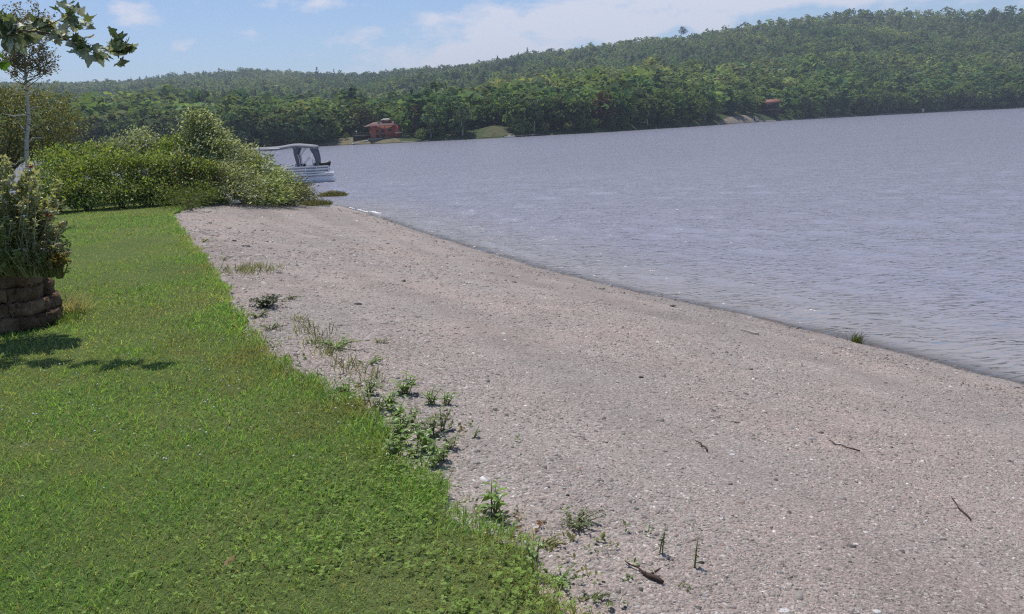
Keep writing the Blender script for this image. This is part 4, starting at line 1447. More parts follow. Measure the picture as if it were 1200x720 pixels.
def planter():
    o = empty('block_planter', (-6.0, 9.6, LAWN))
    off = np.array([-6.0, 9.6, LAWN])
    c0 = on_z(47, 386, LAWN)[:2]                 # near right corner on the lawn
    x1, y0 = c0
    # plan line of the outer face: front run, rounded corner, side run, round the back
    line = [(x1 - 3.6, y0 - .55), (x1 - .42, y0 - .06), (x1 - .12, y0 + .06), (x1 - .01, y0 + .32), (x1 - .10, y0 + .70), (x1 - .42, y0 + 1.08), (x1 - .85, y0 + 1.38), (x1 - 1.5, y0 + 1.65), (x1 - 3.4, y0 + 2.0)]
    line = np.array(line)
    sl = np.concatenate([[0], np.cumsum(np.linalg.norm(np.diff(line, axis=0), axis=1))])
    def along(s): return np.array([np.interp(s, sl, line[:, 0]), np.interp(s, sl, line[:, 1])])
    ht = .140
    seed = 0
    for k in range(5):
        s = -.12 * (k % 2)
        while s < sl[-1] - .1:
            curved = 3.1 < s < 4.9
            ln = .20 if curved else .36
            ln *= random.uniform(.85, 1.2)
            a, b = along(max(0, s)), along(min(sl[-1], s + ln))
            d = b - a
            m = (a + b) / 2
            g = math.atan2(d[1], d[0])
            nn = np.array([-d[1], d[0]]) / (np.linalg.norm(d) + 1e-9)
            p = m + nn * (.12 + .035 * k + random.uniform(-.028, .028))
            g += random.uniform(-.06, .06)
            V, F = rough_block(np.linalg.norm(d) * (1.05 if curved else .985), .24, ht * .97, 300 + seed)
            seed += 1
            cs, sn = math.cos(g), math.sin(g)
            W = np.stack([V[:, 0] * cs - V[:, 1] * sn + p[0], V[:, 0] * sn + V[:, 1] * cs + p[1], V[:, 2] + LAWN - .02 + k * ht], 1) - off
            mesh_obj('block', W, [np.array(F)], M_BLOCK, o)
            s += ln
    poly = line + unit(np.array([-5.6, 9.3]) - line) * .2
    n = len(poly)
    top = LAWN + 5 * ht - .08
    V = np.array([(*p, top) for p in poly] + [(*poly.mean(0), top + .10)]) - off
    mesh_obj('soil', V, [np.array([(i, (i + 1) % n, n) for i in range(n)])], plain('soil', (.05, .038, .028), .95, var=.4, scale=14), o, smooth=True)
    tag(o, 'curved planter of stacked rough brown blocks on the lawn', 'planter')
    return c0, top
PC, SOIL = planter()


def garden_plant(name, px, d, h, spread, nst, n, L, W, pal, label, seed, cat='flower plant', pale=.12, flower=None, nfl=0, fsz=.03, stem=M_PALESTEM, z=None, pale_c=(.42, .44, .34)):
    x, y = column(px, d)
    z = SOIL if z is None else z
    o = empty(name, (x, y, z))
    r2 = np.random.default_rng(seed)
    mb = MB()
    tips, P, A = [], [], []
    for k in range(nst):
        g = r2.uniform(0, 6.28); q = spread * math.sqrt(r2.random())
        t = np.array([q * math.cos(g) + .12 * h, q * math.sin(g), h * r2.uniform(.65, 1.08) * (1 - .35 * q / spread)])
        b = np.array([t[0] * .25, t[1] * .25, -.05])
        m1 = b + (t - b) * .5 + np.array([-.04, 0, .05]) + r2.normal(0, .03, 3)
        mb.tube([b, m1, t], [.009, .007, .0035], 5)
        tips.append(t)
        m = n // nst
        s = r2.uniform(.12, 1, (m, 1)) ** .8
        P.append(np.where(s < .5, b + (m1 - b) * s * 2, m1 + (t - m1) * (s - .5) * 2) + r2.normal(0, .012 * 1, (m, 3)))
        A.append(unit(r2.normal(0, 1, (m, 3)) * np.array([1, 1, .5]) + np.array([.35, 0, .3])))
    P, A = np.concatenate(P), np.concatenate(A)
    m = len(P)
    V, Fq = leaves4(P, A, r2.normal(0, .5, (m, 3)) + np.array([0, 0, 1.0]), L * r2.uniform(.6, 1.3, m), W * r2.uniform(.7, 1.2, m), .12)
    V[:, 2] = np.maximum(V[:, 2], -.03)
    c = np.array(pal)[r2.integers(len(pal), size=m)] * r2.uniform(.7, 1.3, (m, 1))
    tu = r2.random(m) < pale
    c[tu] = np.array(pale_c) * r2.uniform(.7, 1.15, (tu.sum(), 1))
    mesh_obj('leaves', V, [Fq], M_LEAF, o, tint=np.repeat(c, 4, 0))
    mb.build('stems', stem, o)
    if flower is not None:
        f = MB()
        for t in [tips[i] for i in r2.permutation(nst)[:nfl]]:
            for j in range(6):
                g = j * math.pi / 3 + r2.uniform(0, .4)
                e = np.array([math.cos(g), math.sin(g), .35]) * fsz
                s = np.array([-math.sin(g), math.cos(g), 0]) * fsz * .4
                f.add([t, t + e * .6 + s, t + e, t + e * .6 - s], [(0, 1, 2), (0, 2, 3)])
            f.tube([t - np.array([0, 0, .004]), t + np.array([0, 0, .012])], [fsz * .3, fsz * .25], 6)
        f.build('flowers', flower, o)
    return tag(o, label, cat)


M_REDFL = plain('red_petal', (.42, .03, .05), .6)
M_WHITEFL = plain('white_petal', (.74, .73, .70), .6, var=.05)
M_YELFL = plain('yellow_petal', (.60, .42, .04), .6)
M_PINKFL = plain('faded_pink_petal', (.42, .27, .27), .7)
GP = [(.30, .35, .17), (.35, .38, .21), (.25, .30, .14), (.38, .36, .24)]
GD = [(.22, .29, .13), (.25, .31, .14), (.28, .33, .16)]
garden_plant('tall_flower_shrub', -8, 9.6, 1.16, .40, 40, 3800, .062, .034, GP, 'tall pale-leaved shrub at the photo edge with white blooms', 101, 'shrub', .25, M_WHITEFL, 14, .030)
garden_plant('red_flower', 15, 9.25, 1.10, .10, 5, 160, .05, .026, GP, 'slender stem with one red bloom in front of the birch', 102, 'flower plant', .1, M_REDFL, 2, .045)
garden_plant('wilting_flower', 14, 9.3, .84, .26, 26, 1900, .05, .026, GP + [(.17, .15, .09)], 'wilting pale perennial with drooping stems in the planter middle', 103, 'flower plant', .22, M_WHITEFL, 8, .026)
garden_plant('tall_seed_stalk', 44, 9.2, .76, .07, 4, 60, .035, .016, [(.12, .09, .05), (.16, .15, .08)], 'lone thin seed stalk leaning over the lawn', 104, 'flower plant', .1, plain('seed_head', (.10, .065, .04), .8), 4, .022)
garden_plant('dark_shrub', -6, 9.45, .62, .40, 18, 2600, .045, .026, GD, 'dense dark shrub at the planter front, photo edge', 105, 'shrub', .07, stem=M_STEM)
garden_plant('dark_shrub', 18, 9.3, .38, .32, 16, 1500, .042, .024, GD + GP[:1], 'low dark green plant just behind the front blocks', 106, 'shrub', .12, stem=M_STEM)
garden_plant('pink_flower', 34, 9.1, .36, .18, 26, 1300, .038, .02, GP, 'faded pinkish flowers near the right end of the planter', 107, 'flower plant', .2, M_PINKFL, 16, .026, stem=M_STEM)
garden_plant('yellow_flower', 47, 8.95, .18, .09, 30, 900, .032, .016, [(.16, .14, .03), (.22, .17, .03), (.13, .13, .04)], 'low yellow-orange plant spilling over the planter end', 108, 'flower plant', .02, M_YELFL, 18, .018, stem=M_STEM)
garden_plant('white_flower', 45, 9.2, .28, .11, 20, 700, .036, .02, GP, 'small white-flowered plant hanging over the planter end', 109, 'flower plant', .15, M_WHITEFL, 10, .022, stem=M_STEM)
garden_plant('leafy_bush', -45, 9.8, .95, .55, 30, 1800, .06, .03, GP + GD, 'leafy planter shrub at the extreme left edge', 110, 'shrub', .15)


def tuft(name, px, py, n, h, w, colr, label, cat='grass tuft', seed=1, z=None, spread=.08, lean=.35, dry=.1, parts=True, group=None):
    z_ = LAWN if z is None else z
    p = on_z(px, py, z_)
    if z is None or z == 'g': pass
    o = empty(name, p)
    r2 = np.random.default_rng(seed)
    P = np.stack([r2.normal(0, spread, n), r2.normal(0, spread, n), np.full(n, -.01)], 1)
    A = unit(np.stack([r2.normal(lean * .6, lean, n), r2.normal(0, lean, n), np.ones(n)], 1))
    L = h * r2.uniform(.5, 1.15, n)
    g = r2.uniform(0, 6.28, n)
    S = np.stack([np.cos(g), np.sin(g), 0 * g], 1) * (w / 2)
    m = P + A * (L * .6)[:, None]
    t = m + unit(A * np.array([2.6, 2.6, .7])) * (L * .5)[:, None]
    V = np.stack([P - S, P + S, m + S * .7, m - S * .7, t], 1).reshape(-1, 3)
    b = np.arange(n)[:, None] * 5
    c = np.array(colr) * r2.uniform(.65, 1.3, (n, 1))
    d = r2.random(n) < dry
    c[d] = np.array((.32, .27, .14)) * r2.uniform(.7, 1.2, (d.sum(), 1))
    mesh_obj('blades', V, [b + np.array([0, 1, 2, 3]), b + np.array([3, 2, 4])], M_GRASS, o, tint=np.repeat(c, 5, 0))
    return tag(o, label, cat, group)


tuft('pale_grass_tuft', 84, 364, 240, .30, .006, (.44, .45, .28), 'pale dry grass tuft beside the right end of the planter', seed=5, spread=.09, lean=.55, dry=.3)
tuft('green_grass_tuft', 70, 376, 120, .12, .008, (.10, .17, .03), 'green weeds at the foot of the planter corner', seed=6, spread=.12)

# ---------------------------------------------------------------- weeds on the gravel
def on_ground(px, py):
    z = .7
    for _ in range(12):
        p = on_z(px, py, z)
        P = p[None, :2]
        if inside(P, LAWN_POLY)[0]: z2 = LAWN
        else: z2 = max(gz(p[0], p[1]), 0.0)
        z = .5 * z + .5 * z2
    return on_z(px, py, z)


def weed(name, px, py, label, kind='broad', size=.14, n=6, c=(.085, .135, .045), seed=1, cat='weed', pale=.18, group=None):
    p = on_ground(px, py)
    size = size * .82
    o = empty(name, p)
    r2 = np.random.default_rng(1000 + seed)
    mb = MB()
    P, A, L = [], [], []
    for k in range(n):
        g = r2.uniform(0, 6.28)
        sp = {'broad': .7, 'low': 1.15, 'sprig': .18}[kind]
        t = np.array([math.cos(g) * size * sp * r2.uniform(.2, 1) + .15 * size, math.sin(g) * size * sp * r2.uniform(.2, 1), size * r2.uniform(.55, 1.1) * (.35 if kind == 'low' else 1)])
        b = np.array([r2.normal(0, .012), r2.normal(0, .012), -.015])
        m1 = (b + t) / 2 + np.array([0, 0, .12 * size])
        mb.tube([b, m1, t], [.0035, .0028, .0015], 5)
        m = {'broad': 7, 'low': 9, 'sprig': 15}[kind]
        s = np.linspace(.25, 1, m)[:, None]
        Q = np.where(s < .5, b + (m1 - b) * s * 2, m1 + (t - m1) * (s - .5) * 2)
        ph = r2.uniform(0, 6.28) + np.arange(m) * 2.4
        d = np.stack([np.cos(ph), np.sin(ph), r2.uniform(.1, .8, m)], 1)
        P.append(Q); A.append(d)
        L.append(size * {'broad': .50, 'low': .26, 'sprig': .26}[kind] * r2.uniform(.6, 1.2, m) * (1.1 - .4 * s[:, 0]))
    P, A, L = np.concatenate(P), np.concatenate(A), np.concatenate(L)
    m = len(P)
    V, Fs = leaves6(P, A, np.array([0, 0, 1.0]) + r2.normal(0, .25, (m, 3)), L, L * {'broad': .42, 'low': .42, 'sprig': .26}[kind], .3)
    V[:, 2] = np.maximum(V[:, 2], .004)
    t = np.array(c) * r2.uniform(.7, 1.3, (m, 1))
    tu = r2.random(m) < pale
    t[tu] = np.array((.28, .34, .23)) * r2.uniform(.7, 1.1, (tu.sum(), 1))
    mesh_obj('leaves', V, Fs, M_LEAF, o, tint=np.repeat(t, 8, 0))
    mb.build('stems', M_STEM, o)
    return tag(o, label, cat, group)


GG, GB, GY = (.22, .26, .15), (.23, .36, .11), (.32, .34, .14)
DENSE = 'broad-leaved weeds in the dense patch at the lawn edge'
weeds = [
    ('milkweed', 474, 462, 'rounded broad-leaved weed standing alone above the dense weed patch', 'broad', .17, 9, GB, .30),
    ('broad_weed', 505, 474, 'sprawling broad-leaved weed right of the rounded one', 'broad', .13, 7, GB, .25),
    ('broad_weed', 523, 474, 'outermost broad-leaved weed of the patch, with reddish tip', 'broad', .12, 6, GB, .2),
    ('broad_weed', 519, 505, 'long-leaved weed on open gravel right of the dense patch', 'broad', .16, 5, GG, .3),
    ('broad_weed', 528, 526, 'drooping grey-leaved weed below the long-leaved one', 'broad', .13, 4, GG, .2),
    ('seedling', 552, 513, 'small two-leaved seedling alone on the gravel', 'broad', .085, 2, GB, .3),
    ('milkweed', 578, 606, 'big-leaved weed arching over the gravel edge, dead leaves beside it', 'broad', .20, 5, (.25, .38, .12), .12),
    ('low_weed', 676, 618, 'grey-green feathery weed alone on near gravel', 'low', .15, 15, GG, .05),
    ('low_weed', 640, 640, 'yellowing low weed with dark base near the dead leaves', 'low', .10, 9, GY, .05),
    ('sprig', 771, 650, 'upright single sprig above the stick', 'sprig', .15, 2, (.09, .13, .05), .05),
    ('sprig', 811, 664, 'pale drooping sprig right of the stick', 'sprig', .14, 2, (.17, .18, .08), .1),
    ('seedling', 736, 678, 'tiny seedling touching the stick', 'low', .055, 5, GB, .05),
    ('seedling', 802, 690, 'tiny grey seedling below the pale sprig', 'low', .05, 5, GG, .1),
    ('low_weed', 692, 702, 'bluish leafy weed at the lawn edge near the frame bottom', 'low', .09, 10, GG, .3),
    ('low_weed', 655, 684, 'bushy low weed at the lawn edge left of the bluish one', 'low', .13, 13, GB, .05),
    ('low_weed', 627, 664, 'straggling weed stem at the lawn edge below the yellowing weed', 'broad', .11, 4, GB, .1),
    ('low_weed', 308, 360, 'dark grey-green clump, largest on the middle gravel edge', 'low', .36, 24, (.065, .085, .045), .05),
    ('low_weed', 342, 351, 'small dark clump right of the largest clump', 'low', .16, 8, GG, .05),
    ('low_weed', 302, 372, 'low clump touching the lawn under the largest clump', 'low', .20, 12, GG, .05),
    ('low_weed', 318, 386, 'flat weed on the mounded gravel by the lawn', 'low', .18, 9, GG, .05),
    ('low_weed', 394, 408, 'leafy green clump at the right of the middle weeds', 'low', .24, 14, GB, .08),
    ('low_weed', 445, 403, 'small yellow-green clump out on the middle gravel', 'low', .13, 7, GY, .05),
    ('low_weed', 433, 426, 'small green clump between middle weeds and dense patch', 'low', .16, 8, GB, .05),
    ('broad_weed', 408, 470, 'broad weed at the upper left tip of the dense patch', 'broad', .17, 8, GB, .2),
    ('broad_weed', 432, 464, 'low broad weed along the top of the dense patch', 'broad', .13, 7, GB, .2),
    ('low_weed', 262, 305, 'faint weed beside the lawn, left of the far grass tuft', 'low', .16, 8, GG, .05),
    ('low_weed', 238, 284, 'low brownish weed along the far lawn edge', 'low', .20, 10, GY, .05),
    ('low_weed', 268, 268, 'tiny weed on the far gravel', 'low', .13, 7, GG, .05),
    ('low_weed', 247, 262, 'small weed near the lawn corner on gravel', 'low', .15, 7, GG, .05),
]
for i, (nm, px, py, lab, kind, size, n, c, pl) in enumerate(weeds):
    weed(nm, px, py, lab, kind, size, n, c, seed=i, pale=pl)
dense = [(420, 482), (440, 486), (455, 480), (462, 494), (440, 502), (470, 505), (482, 498), (452, 515), (472, 522), (490, 516), (505, 512), (484, 536), (500, 530), (514, 540), (495, 552), (462, 535), (508, 548)]
for i, (px, py) in enumerate(dense):
    weed('broad_weed', px, py, 'broad-leaved weed crowded in the dense patch at the lawn edge', 'broad', random.uniform(.12, .18), random.randint(5, 8), random.choice([GB, GB, (.25, .38, .12), GG]), seed=200 + i, pale=.15, group=DENSE)
MIDDLE = 'thin grass wisps on the middle gravel edge'
for i, (px, py) in enumerate([(352, 376), (361, 384), (372, 392), (380, 402), (350, 390), (366, 404), (386, 415), (376, 416), (437, 447), (428, 440), (410, 434), (398, 428)]):
    p = on_ground(px, py)
    o = tuft('grass_wisp', px, py, 26, .15, .008, (.18, .215, .10), 'thin grass wisp among the middle weeds on the gravel edge', seed=300 + i, z=p[2], spread=.07, lean=.5, dry=.12, group=MIDDLE)
p = on_ground(287, 318)
tuft('far_grass_tuft', 287, 318, 300, .17, .010, (.20, .235, .12), 'wide grey-green grass tuft on the far gravel near the lawn', seed=330, z=p[2], spread=.24, lean=.5, dry=.05)
p = on_z(1003, 404, 0.0)
tuft('shoreline_tuft', 1003, 404, 130, .21, .007, (.10, .14, .04), 'single grass tuft growing at the water line', seed=331, z=0.0, spread=.035, lean=.32, dry=.1)

def edge_growth():
    r2 = np.random.default_rng(63)
    n0 = 60000
    y = r2.uniform(1.8, 24, n0) ** 1.0; x = r2.uniform(-9.5, 1.6, n0)
    P = np.stack([x, y], 1)
    e = poly_dist(P, LE)
    k = (e < .75) & ~inside(P, LAWN_POLY) & inside(P, LAND_POLY)
    P, e = P[k], e[k]
    pr = (np.exp(-(e / .10) ** 2) * .8 + .30 * np.exp(-(e / .40) ** 2)) * np.clip(.25 + 1.3 * vnoise(P[:, 0], P[:, 1], .45, 64), 0, 1)
    P = P[r2.random(len(P)) < 1.7 * pr * np.clip(9 / P[:, 1], .5, 2.5) * (.9 + 1.3 * np.exp(-((P[:, 1] - 5.6) / 1.3) ** 2))]
    m = 6
    n = len(P)
    z = ground_z(P[:, 0], P[:, 1])
    B = np.repeat(np.stack([P[:, 0], P[:, 1], z], 1), m, 0)
    B[:, :2] += r2.normal(0, .018, (n * m, 2)); B[:, 2] += r2.uniform(-.002, .03, n * m)
    A = unit(np.stack([r2.normal(0, 1, n * m), r2.normal(0, 1, n * m), r2.uniform(.0, 1.1, n * m)], 1))
    L = np.repeat(r2.uniform(.014, .034, n), m) * r2.uniform(.7, 1.3, n * m)
    V, Fq = leaves4(B, A, np.array([0, 0, 1.0]) + r2.normal(0, .35, (n * m, 3)), L, L * np.repeat(r2.choice([.18, .5, .6], n), m))
    c = np.repeat(np.array([(.19, .27, .08), (.16, .22, .09), (.26, .27, .11), (.22, .19, .11)])[r2.choice(4, n, p=[.4, .3, .2, .1])], m, 0) * r2.uniform(.6, 1.3, (n * m, 1))
    o = mesh_obj('edge_growth', V, [Fq], M_LEAF, tint=np.repeat(c, 4, 0))
    tag(o, 'sparse low growth creeping from the lawn edge onto the gravel', 'ground cover', kind='stuff')
edge_growth()

# dead leaves, sticks and stones
def dead_leaves():
    p = on_ground(612, 622)
    r2 = np.random.default_rng(5)
    for i in range(16):
        q = p + np.array([r2.normal(0, .055), r2.normal(0, .10), 0])
        q[2] = max(gz(q[0], q[1]), 0) + .012
        V, Fs = leaves6(np.zeros((1, 3)), rand_dir(1, r2) * np.array([1, 1, .4]), np.array([[0, 0, 1.0]]) + r2.normal(0, .4, (1, 3)), .034 * r2.uniform(.7, 1.3), .02, -.2)
        c = np.array([(.22, .10, .055), (.26, .14, .08), (.17, .08, .05)][i % 3])
        lo = mesh_obj('dead_leaf', V, Fs, M_LEAF, tint=np.repeat(c[None], 8, 0))
        lo.location = q
        tag(lo, 'curled brown dead leaf in the heap beside the big-leaved weed', 'leaf', 'dead leaves beside the big-leaved weed')
dead_leaves()
lo_p = on_z(262, 664, LAWN + .03)
V, Fs = leaves6(np.zeros((1, 3)), np.array([[.5, .6, .2]]), np.array([[0, 0, 1.0]]), .06, .035, -.2)
lf = mesh_obj('dead_leaf', V, Fs, M_LEAF, tint=np.repeat(np.array([[.36, .24, .13]]), 8, 0)); lf.location = lo_p
tag(lf, 'lone tan dead leaf lying on the lawn', 'leaf')
M_STICK = plain('dark_stick', (.075, .048, .038), .9, var=.4, scale=30)


def stick(px0, px1, r, label, wob=.01, m=M_STICK, knob=False):
    a, b = on_ground(*px0), on_ground(*px1)
    c = (a + b) / 2
    pts = []
    rr = random.Random(int(px0[0]))
    for s in np.linspace(0, 1, 7):
        q = a + (b - a) * s + np.array([rr.uniform(-wob, wob), rr.uniform(-wob, wob), 0])
        q[2] = max(gz(q[0], q[1]), 0) + r * 1.1 + .004
        pts.append(q - c)
    rad = np.linspace(r * .5, r, 7)
    if knob: rad = np.array([.35, .45, .5, .7, 1.5, 1.7, 1.0]) * r
    mb = MB().tube(pts, rad, 7)
    if knob: mb.tube([pts[4], pts[4] + np.array([.05, .03, .012])], [r, r * .4], 6)
    o = mb.build('stick', m, smooth=True, loc=c)
    tag(o, label, 'stick')
stick((733, 661), (776, 686), .007, 'thick dark stick with a knobbly end on near gravel', .006, knob=True)
stick((816, 518), (830, 530), .006, 'short dark twig in the middle of the gravel')
stick((967, 517), (1008, 531), .005, 'long thin twig on the right-hand gravel', .02)
stick((1114, 584), (1132, 610), .004, 'curved wiry twig on the gravel near the right edge', .02)
M_PALEWOOD = plain('bleached_wood', (.46, .40, .32), .9)
stick((868, 387), (888, 393), .012, 'bleached drift stick close to the water line', .01, M_PALEWOOD)


def stone(px, py, s, label, colr, flat=.5, seed=1):
    p = on_ground(px, py)
    s = s * .75
    r2 = np.random.default_rng(seed)
    mb = MB()
    k = 8
    a = np.arange(k) * 2 * math.pi / k + r2.uniform(-.25, .25, k)
    V = []
    for z, q in ((-.3, .85), (.1, 1.08), (.65, .85), (1.0, .42)):
        for j in range(k): V.append((s * q * math.cos(a[j]) * r2.uniform(.88, 1.12), s * q * .75 * math.sin(a[j]) * r2.uniform(.88, 1.12), s * flat * z))
    F = [(i * k + j, i * k + (j + 1) % k, (i + 1) * k + (j + 1) % k, (i + 1) * k + j) for i in range(3) for j in range(k)] + [tuple(3 * k + j for j in range(k))]
    mb.add(V, F)
    o = mb.build('stone', plain('stone', colr, .8, var=.15, scale=20), loc=p)
    tag(o, label, 'stone')
DK, PL = (.05, .045, .045), (.56, .55, .53)
for i, a in enumerate([(788, 359, .065, 'dark flat stone at the water line', DK, .3), (446, 319, .05, 'cream stone on the middle gravel, left part', (.58, .50, .38), .4), (822, 660, .018, 'black stone beside the pale sprig', DK, .6),
                       (751, 443, .03, 'black stone in the middle of the gravel', DK, .6), (665, 581, .015, 'tiny black stone above the feathery weed', DK, .6),
                       (1014, 624, .020, 'white shale flake at lower right', PL, .2), (1003, 638, .020, 'pale shale flake under the white flake', PL, .2), (919, 716, .03, 'large pale flake at the bottom edge', PL, .2),
                       (1027, 717, .026, 'long pale flake at the bottom edge, right', PL, .2), (858, 533, .028, 'pale broken flake in the middle gravel', PL, .25), (590, 392, .04, 'light flake on the upper gravel', PL, .25),
                       (419, 357, .07, 'dark stone on the middle gravel near the weeds', DK, .35), (886, 444, .02, 'dark pebble near the water line', DK, .6), (274, 283, .06, 'dark stone on far gravel', DK, .6)]):
    stone(*a, seed=600 + i)


def white_bird():
    p = on_ground(274, 239.5)
    o = empty('white_bird', p)
    s = 1.0
    MB().tube([(-.20, 0, .10), (-.14, 0, .075), (-.02, 0, .09), (.10, 0, .10), (.20, 0, .075), (.27, 0, .055)], [.02, .06, .085, .085, .05, .012], 10).tube(
        [(-.15, 0, .09), (-.20, 0, .15), (-.205, 0, .21), (-.19, 0, .245), (-.15, 0, .25)], [.045, .03, .025, .032, .026], 8).build('body', M_WHITE, o, smooth=True)
    MB().tube([(-.125, 0, .25), (-.09, 0, .24)], [.012, .003], 6).build('beak', M_PALEWOOD, o)
    for y in (-1, 1): MB().tube([(-.06, y * .05, .12), (.08, y * .075, .125), (.24, y * .03, .075)], [.02, .05, .008], 8).build('wing', M_WHITE, o, smooth=True)
    for y in (-1, 1): MB().tube([(.03, y * .03, .03), (.03, y * .03, -.03)], [.008, .008], 5).build('leg', M_PALEWOOD, o)
    o.scale = (.78, .78, .78)
    tag(o, 'white bird-like shape on the gravel before the willow mounds', 'bird')
white_bird()

# white clover heads dotted over the lawn
def clover_heads():
    r2 = np.random.default_rng(44)
    pts = []
    for y0, y1, m in ((2.6, 6, 260), (6, 11, 420), (11, 24, 500)):
        y = r2.uniform(y0, y1, m); x = r2.uniform(-.6 * y1 - .5, .5, m)
        k = (x > -.6 * y - .5) & (vnoise(x, y, 1.6, 91) + .4 * vnoise(x, y, .5, 92) > .05)
        p = np.stack([x[k], y[k]], 1)
        pts.append(p[inside(p, LAWN_EDGE_POLY)])
    P = np.concatenate(pts)
    ico = np.array([(0, 0, 1), (.85, 0, .4), (.26, .8, .4), (-.7, .5, .4), (-.7, -.5, .4), (.26, -.8, .4), (0, 0, -.6)])
    F0 = [(0, 1, 2), (0, 2, 3), (0, 3, 4), (0, 4, 5), (0, 5, 1), (6, 2, 1), (6, 3, 2), (6, 4, 3), (6, 5, 4), (6, 1, 5)]
    V, F = [], []
    for i, (x, y) in enumerate(P):
        s = r2.uniform(.006, .0105) * (1 + .02 * y)
        V.append(ico * s + np.array([x, y, lawn_top(x, y) + r2.uniform(.025, .055)]))
        F += [(a + 7 * i, b + 7 * i, c + 7 * i) for a, b, c in F0]
    o = mesh_obj('clover_flowers', np.concatenate(V), [np.array(F)], plain('clover_white', (.62, .60, .52), .8, var=.1), smooth=True)
    tag(o, 'small white clover heads dotted over the lawn', 'clover flowers', kind='stuff')
clover_heads()

# ---------------------------------------------------------------- maple whose branch hangs into the picture
def maple():
    D = 8.45
    base = np.array([-8.6, 9.6, LAWN])
    o = empty('maple', base)
    half = [(.0, 0), (.10, -.04), (.30, -.06), (.26, .08), (.52, .12), (.44, .24), (.58, .44), (.40, .44), (.30, .40), (.24, .62), (.14, .74), (.09, .90), (0, 1.0)]
    out = np.array(half + [(-x, y) for x, y in half[-2:0:-1]])
    m = len(out)
    r2 = np.random.default_rng(77)
    V, F, T = [], [], []
    k = 0
    def leaf(p, axis, nrm, L, c):
        nonlocal k
        A = unit(axis); S = unit(np.cross(A, nrm)); N = np.cross(S, A)
        cu, be = r2.uniform(.2, .9), r2.uniform(-.5, .35)
        q = np.vstack([out, [(0, .42)]])
        z = cu * q[:, 0] ** 2 * .9 + be * q[:, 1] ** 2 + .05 * np.sin(q[:, 0] * 9 + r2.uniform(0, 6))
        V.append(p + L * (q[:, :1] * S * .95 + q[:, 1:] * A + z[:, None] * N))
        F.extend((k + i, k + (i + 1) % m, k + m) for i in range(m))
        T.append(np.repeat(c[None], m + 1, 0))
        k += m + 1
    def W(px, py, dd=0): return at_d(px, py, D + dd + (140 - px) / 140 * .9) - base
    branch = [W(-70, 30), W(-20, 36), W(12, 38), W(40, 37), W(68, 42), W(88, 50), W(105, 57), W(130, 61)]
    clusters = [((88, 24), 16, 13, (.25, .1)), ((84, 15), 9, 4, (.2, .5)), ((93, 53), 12, 9, (1, -.1)), ((97, 60), 8, 3, (.6, -.6)), ((114, 65), 8, 7, (.4, -.9)), ((132, 59), 10, 7, (.8, -.3)), ((143, 54), 12, 11, (.7, .4)),
                ((52, 30), 13, 11, (.8, .1)), ((66, 43), 8, 6, (.7, -.3)), ((20, 30), 13, 10, (.8, .1)), ((8, 42), 15, 14, (.6, -.5)), ((18, 50), 8, 5, (.3, -.9)), ((2, 22), 9, 6, (.8, .3)), ((32, 44), 7, 3, (.8, -.3)), ((2, 73), 7, 2, (.9, .2)), ((-22, 40), 22, 18, (.8, 0)), ((-45, 25), 26, 20, (.8, 0))]
    tw = MB()
    for (px, py), rad, n, (wx, wz) in clusters:
        c = W(px, py)
        s = rad * D / F_PX
        j = np.argmin([np.linalg.norm(c - np.array(b)) for b in branch])
        e = np.array(branch[max(0, j - 1)])
        tw.tube([e, (e + c) / 2 + np.array([0, 0, -.01]), c], [.006, .0045, .0025], 5)
        for _ in range(int(n * 1.7)):
            p = c + r2.normal(size=3) * s * np.array([.40, .5, .40]) - np.array([wx, 0, wz]) * s * .35
            ax = np.array([wx, r2.normal(0, .35), wz]) + r2.normal(0, .38, 3)
            col_ = np.array([(.115, .16, .09), (.15, .195, .105), (.10, .14, .08), (.32, .37, .29), (.50, .52, .43)][r2.choice(5, p=[.28, .22, .14, .21, .15])]) * r2.uniform(.8, 1.2)
            if px == 2 and py == 73: col_ = np.array((.10, .22, .03))
            leaf(p, ax, r2.normal(size=3) + np.array([0, -.3, .5]), r2.uniform(.075, .125), col_)
    # crown over the planter, outside the picture
    for _ in range(420):
        q = np.array([-10.1, 10.2, 6.4]) + unit(r2.normal(size=3)) * np.array([1.9, 2.0, 1.7]) * r2.random() ** .4 - base
        leaf(q, r2.normal(size=3) + WIND, r2.normal(size=3) + np.array([0, 0, .7]), r2.uniform(.10, .16), np.array((.06, .095, .04)) * r2.uniform(.7, 1.3))
    mesh_obj('leaves', np.concatenate(V), [np.array(F)], leaf_material('maple_leaf', .30, .03, gr=.4), o, tint=np.concatenate(T))
    tw.build('twigs', M_BARK, o)
    st = np.array([0, 0, 2.2])
    MB().tube([(0, 0, -.1), (.03, 0, 1.0), (0, .05, 2.2), (-.1, .05, 3.6), (-.1, 0, 5.2), (-.2, 0, 6.6)], [.17, .15, .13, .10, .06, .02], 10).build('trunk', M_BARK, o, smooth=True)
    MB().tube([st, st * .5 + np.array(branch[0]) * .5 + np.array([0, 0, .18])] + branch, [.05, .035, .02, .012, .010, .009, .007, .006, .005, .003], 7).build('branch', M_BARK, o, smooth=True)
    lm = MB()
    for g in range(6):
        a = g * 1.05
        lm.tube([(-.05, 0, 3.2 + .3 * g), (-.1 + .8 * math.cos(a), .8 * math.sin(a), 4.1 + .3 * g), (-.1 + 1.5 * math.cos(a), 1.5 * math.sin(a), 4.6 + .35 * g)], [.05, .03, .01], 6)
    lm.build('limb', M_BARK, o)
    tag(o, 'maple with a wind-blown leafy branch reaching in at top left', 'tree')
maple()

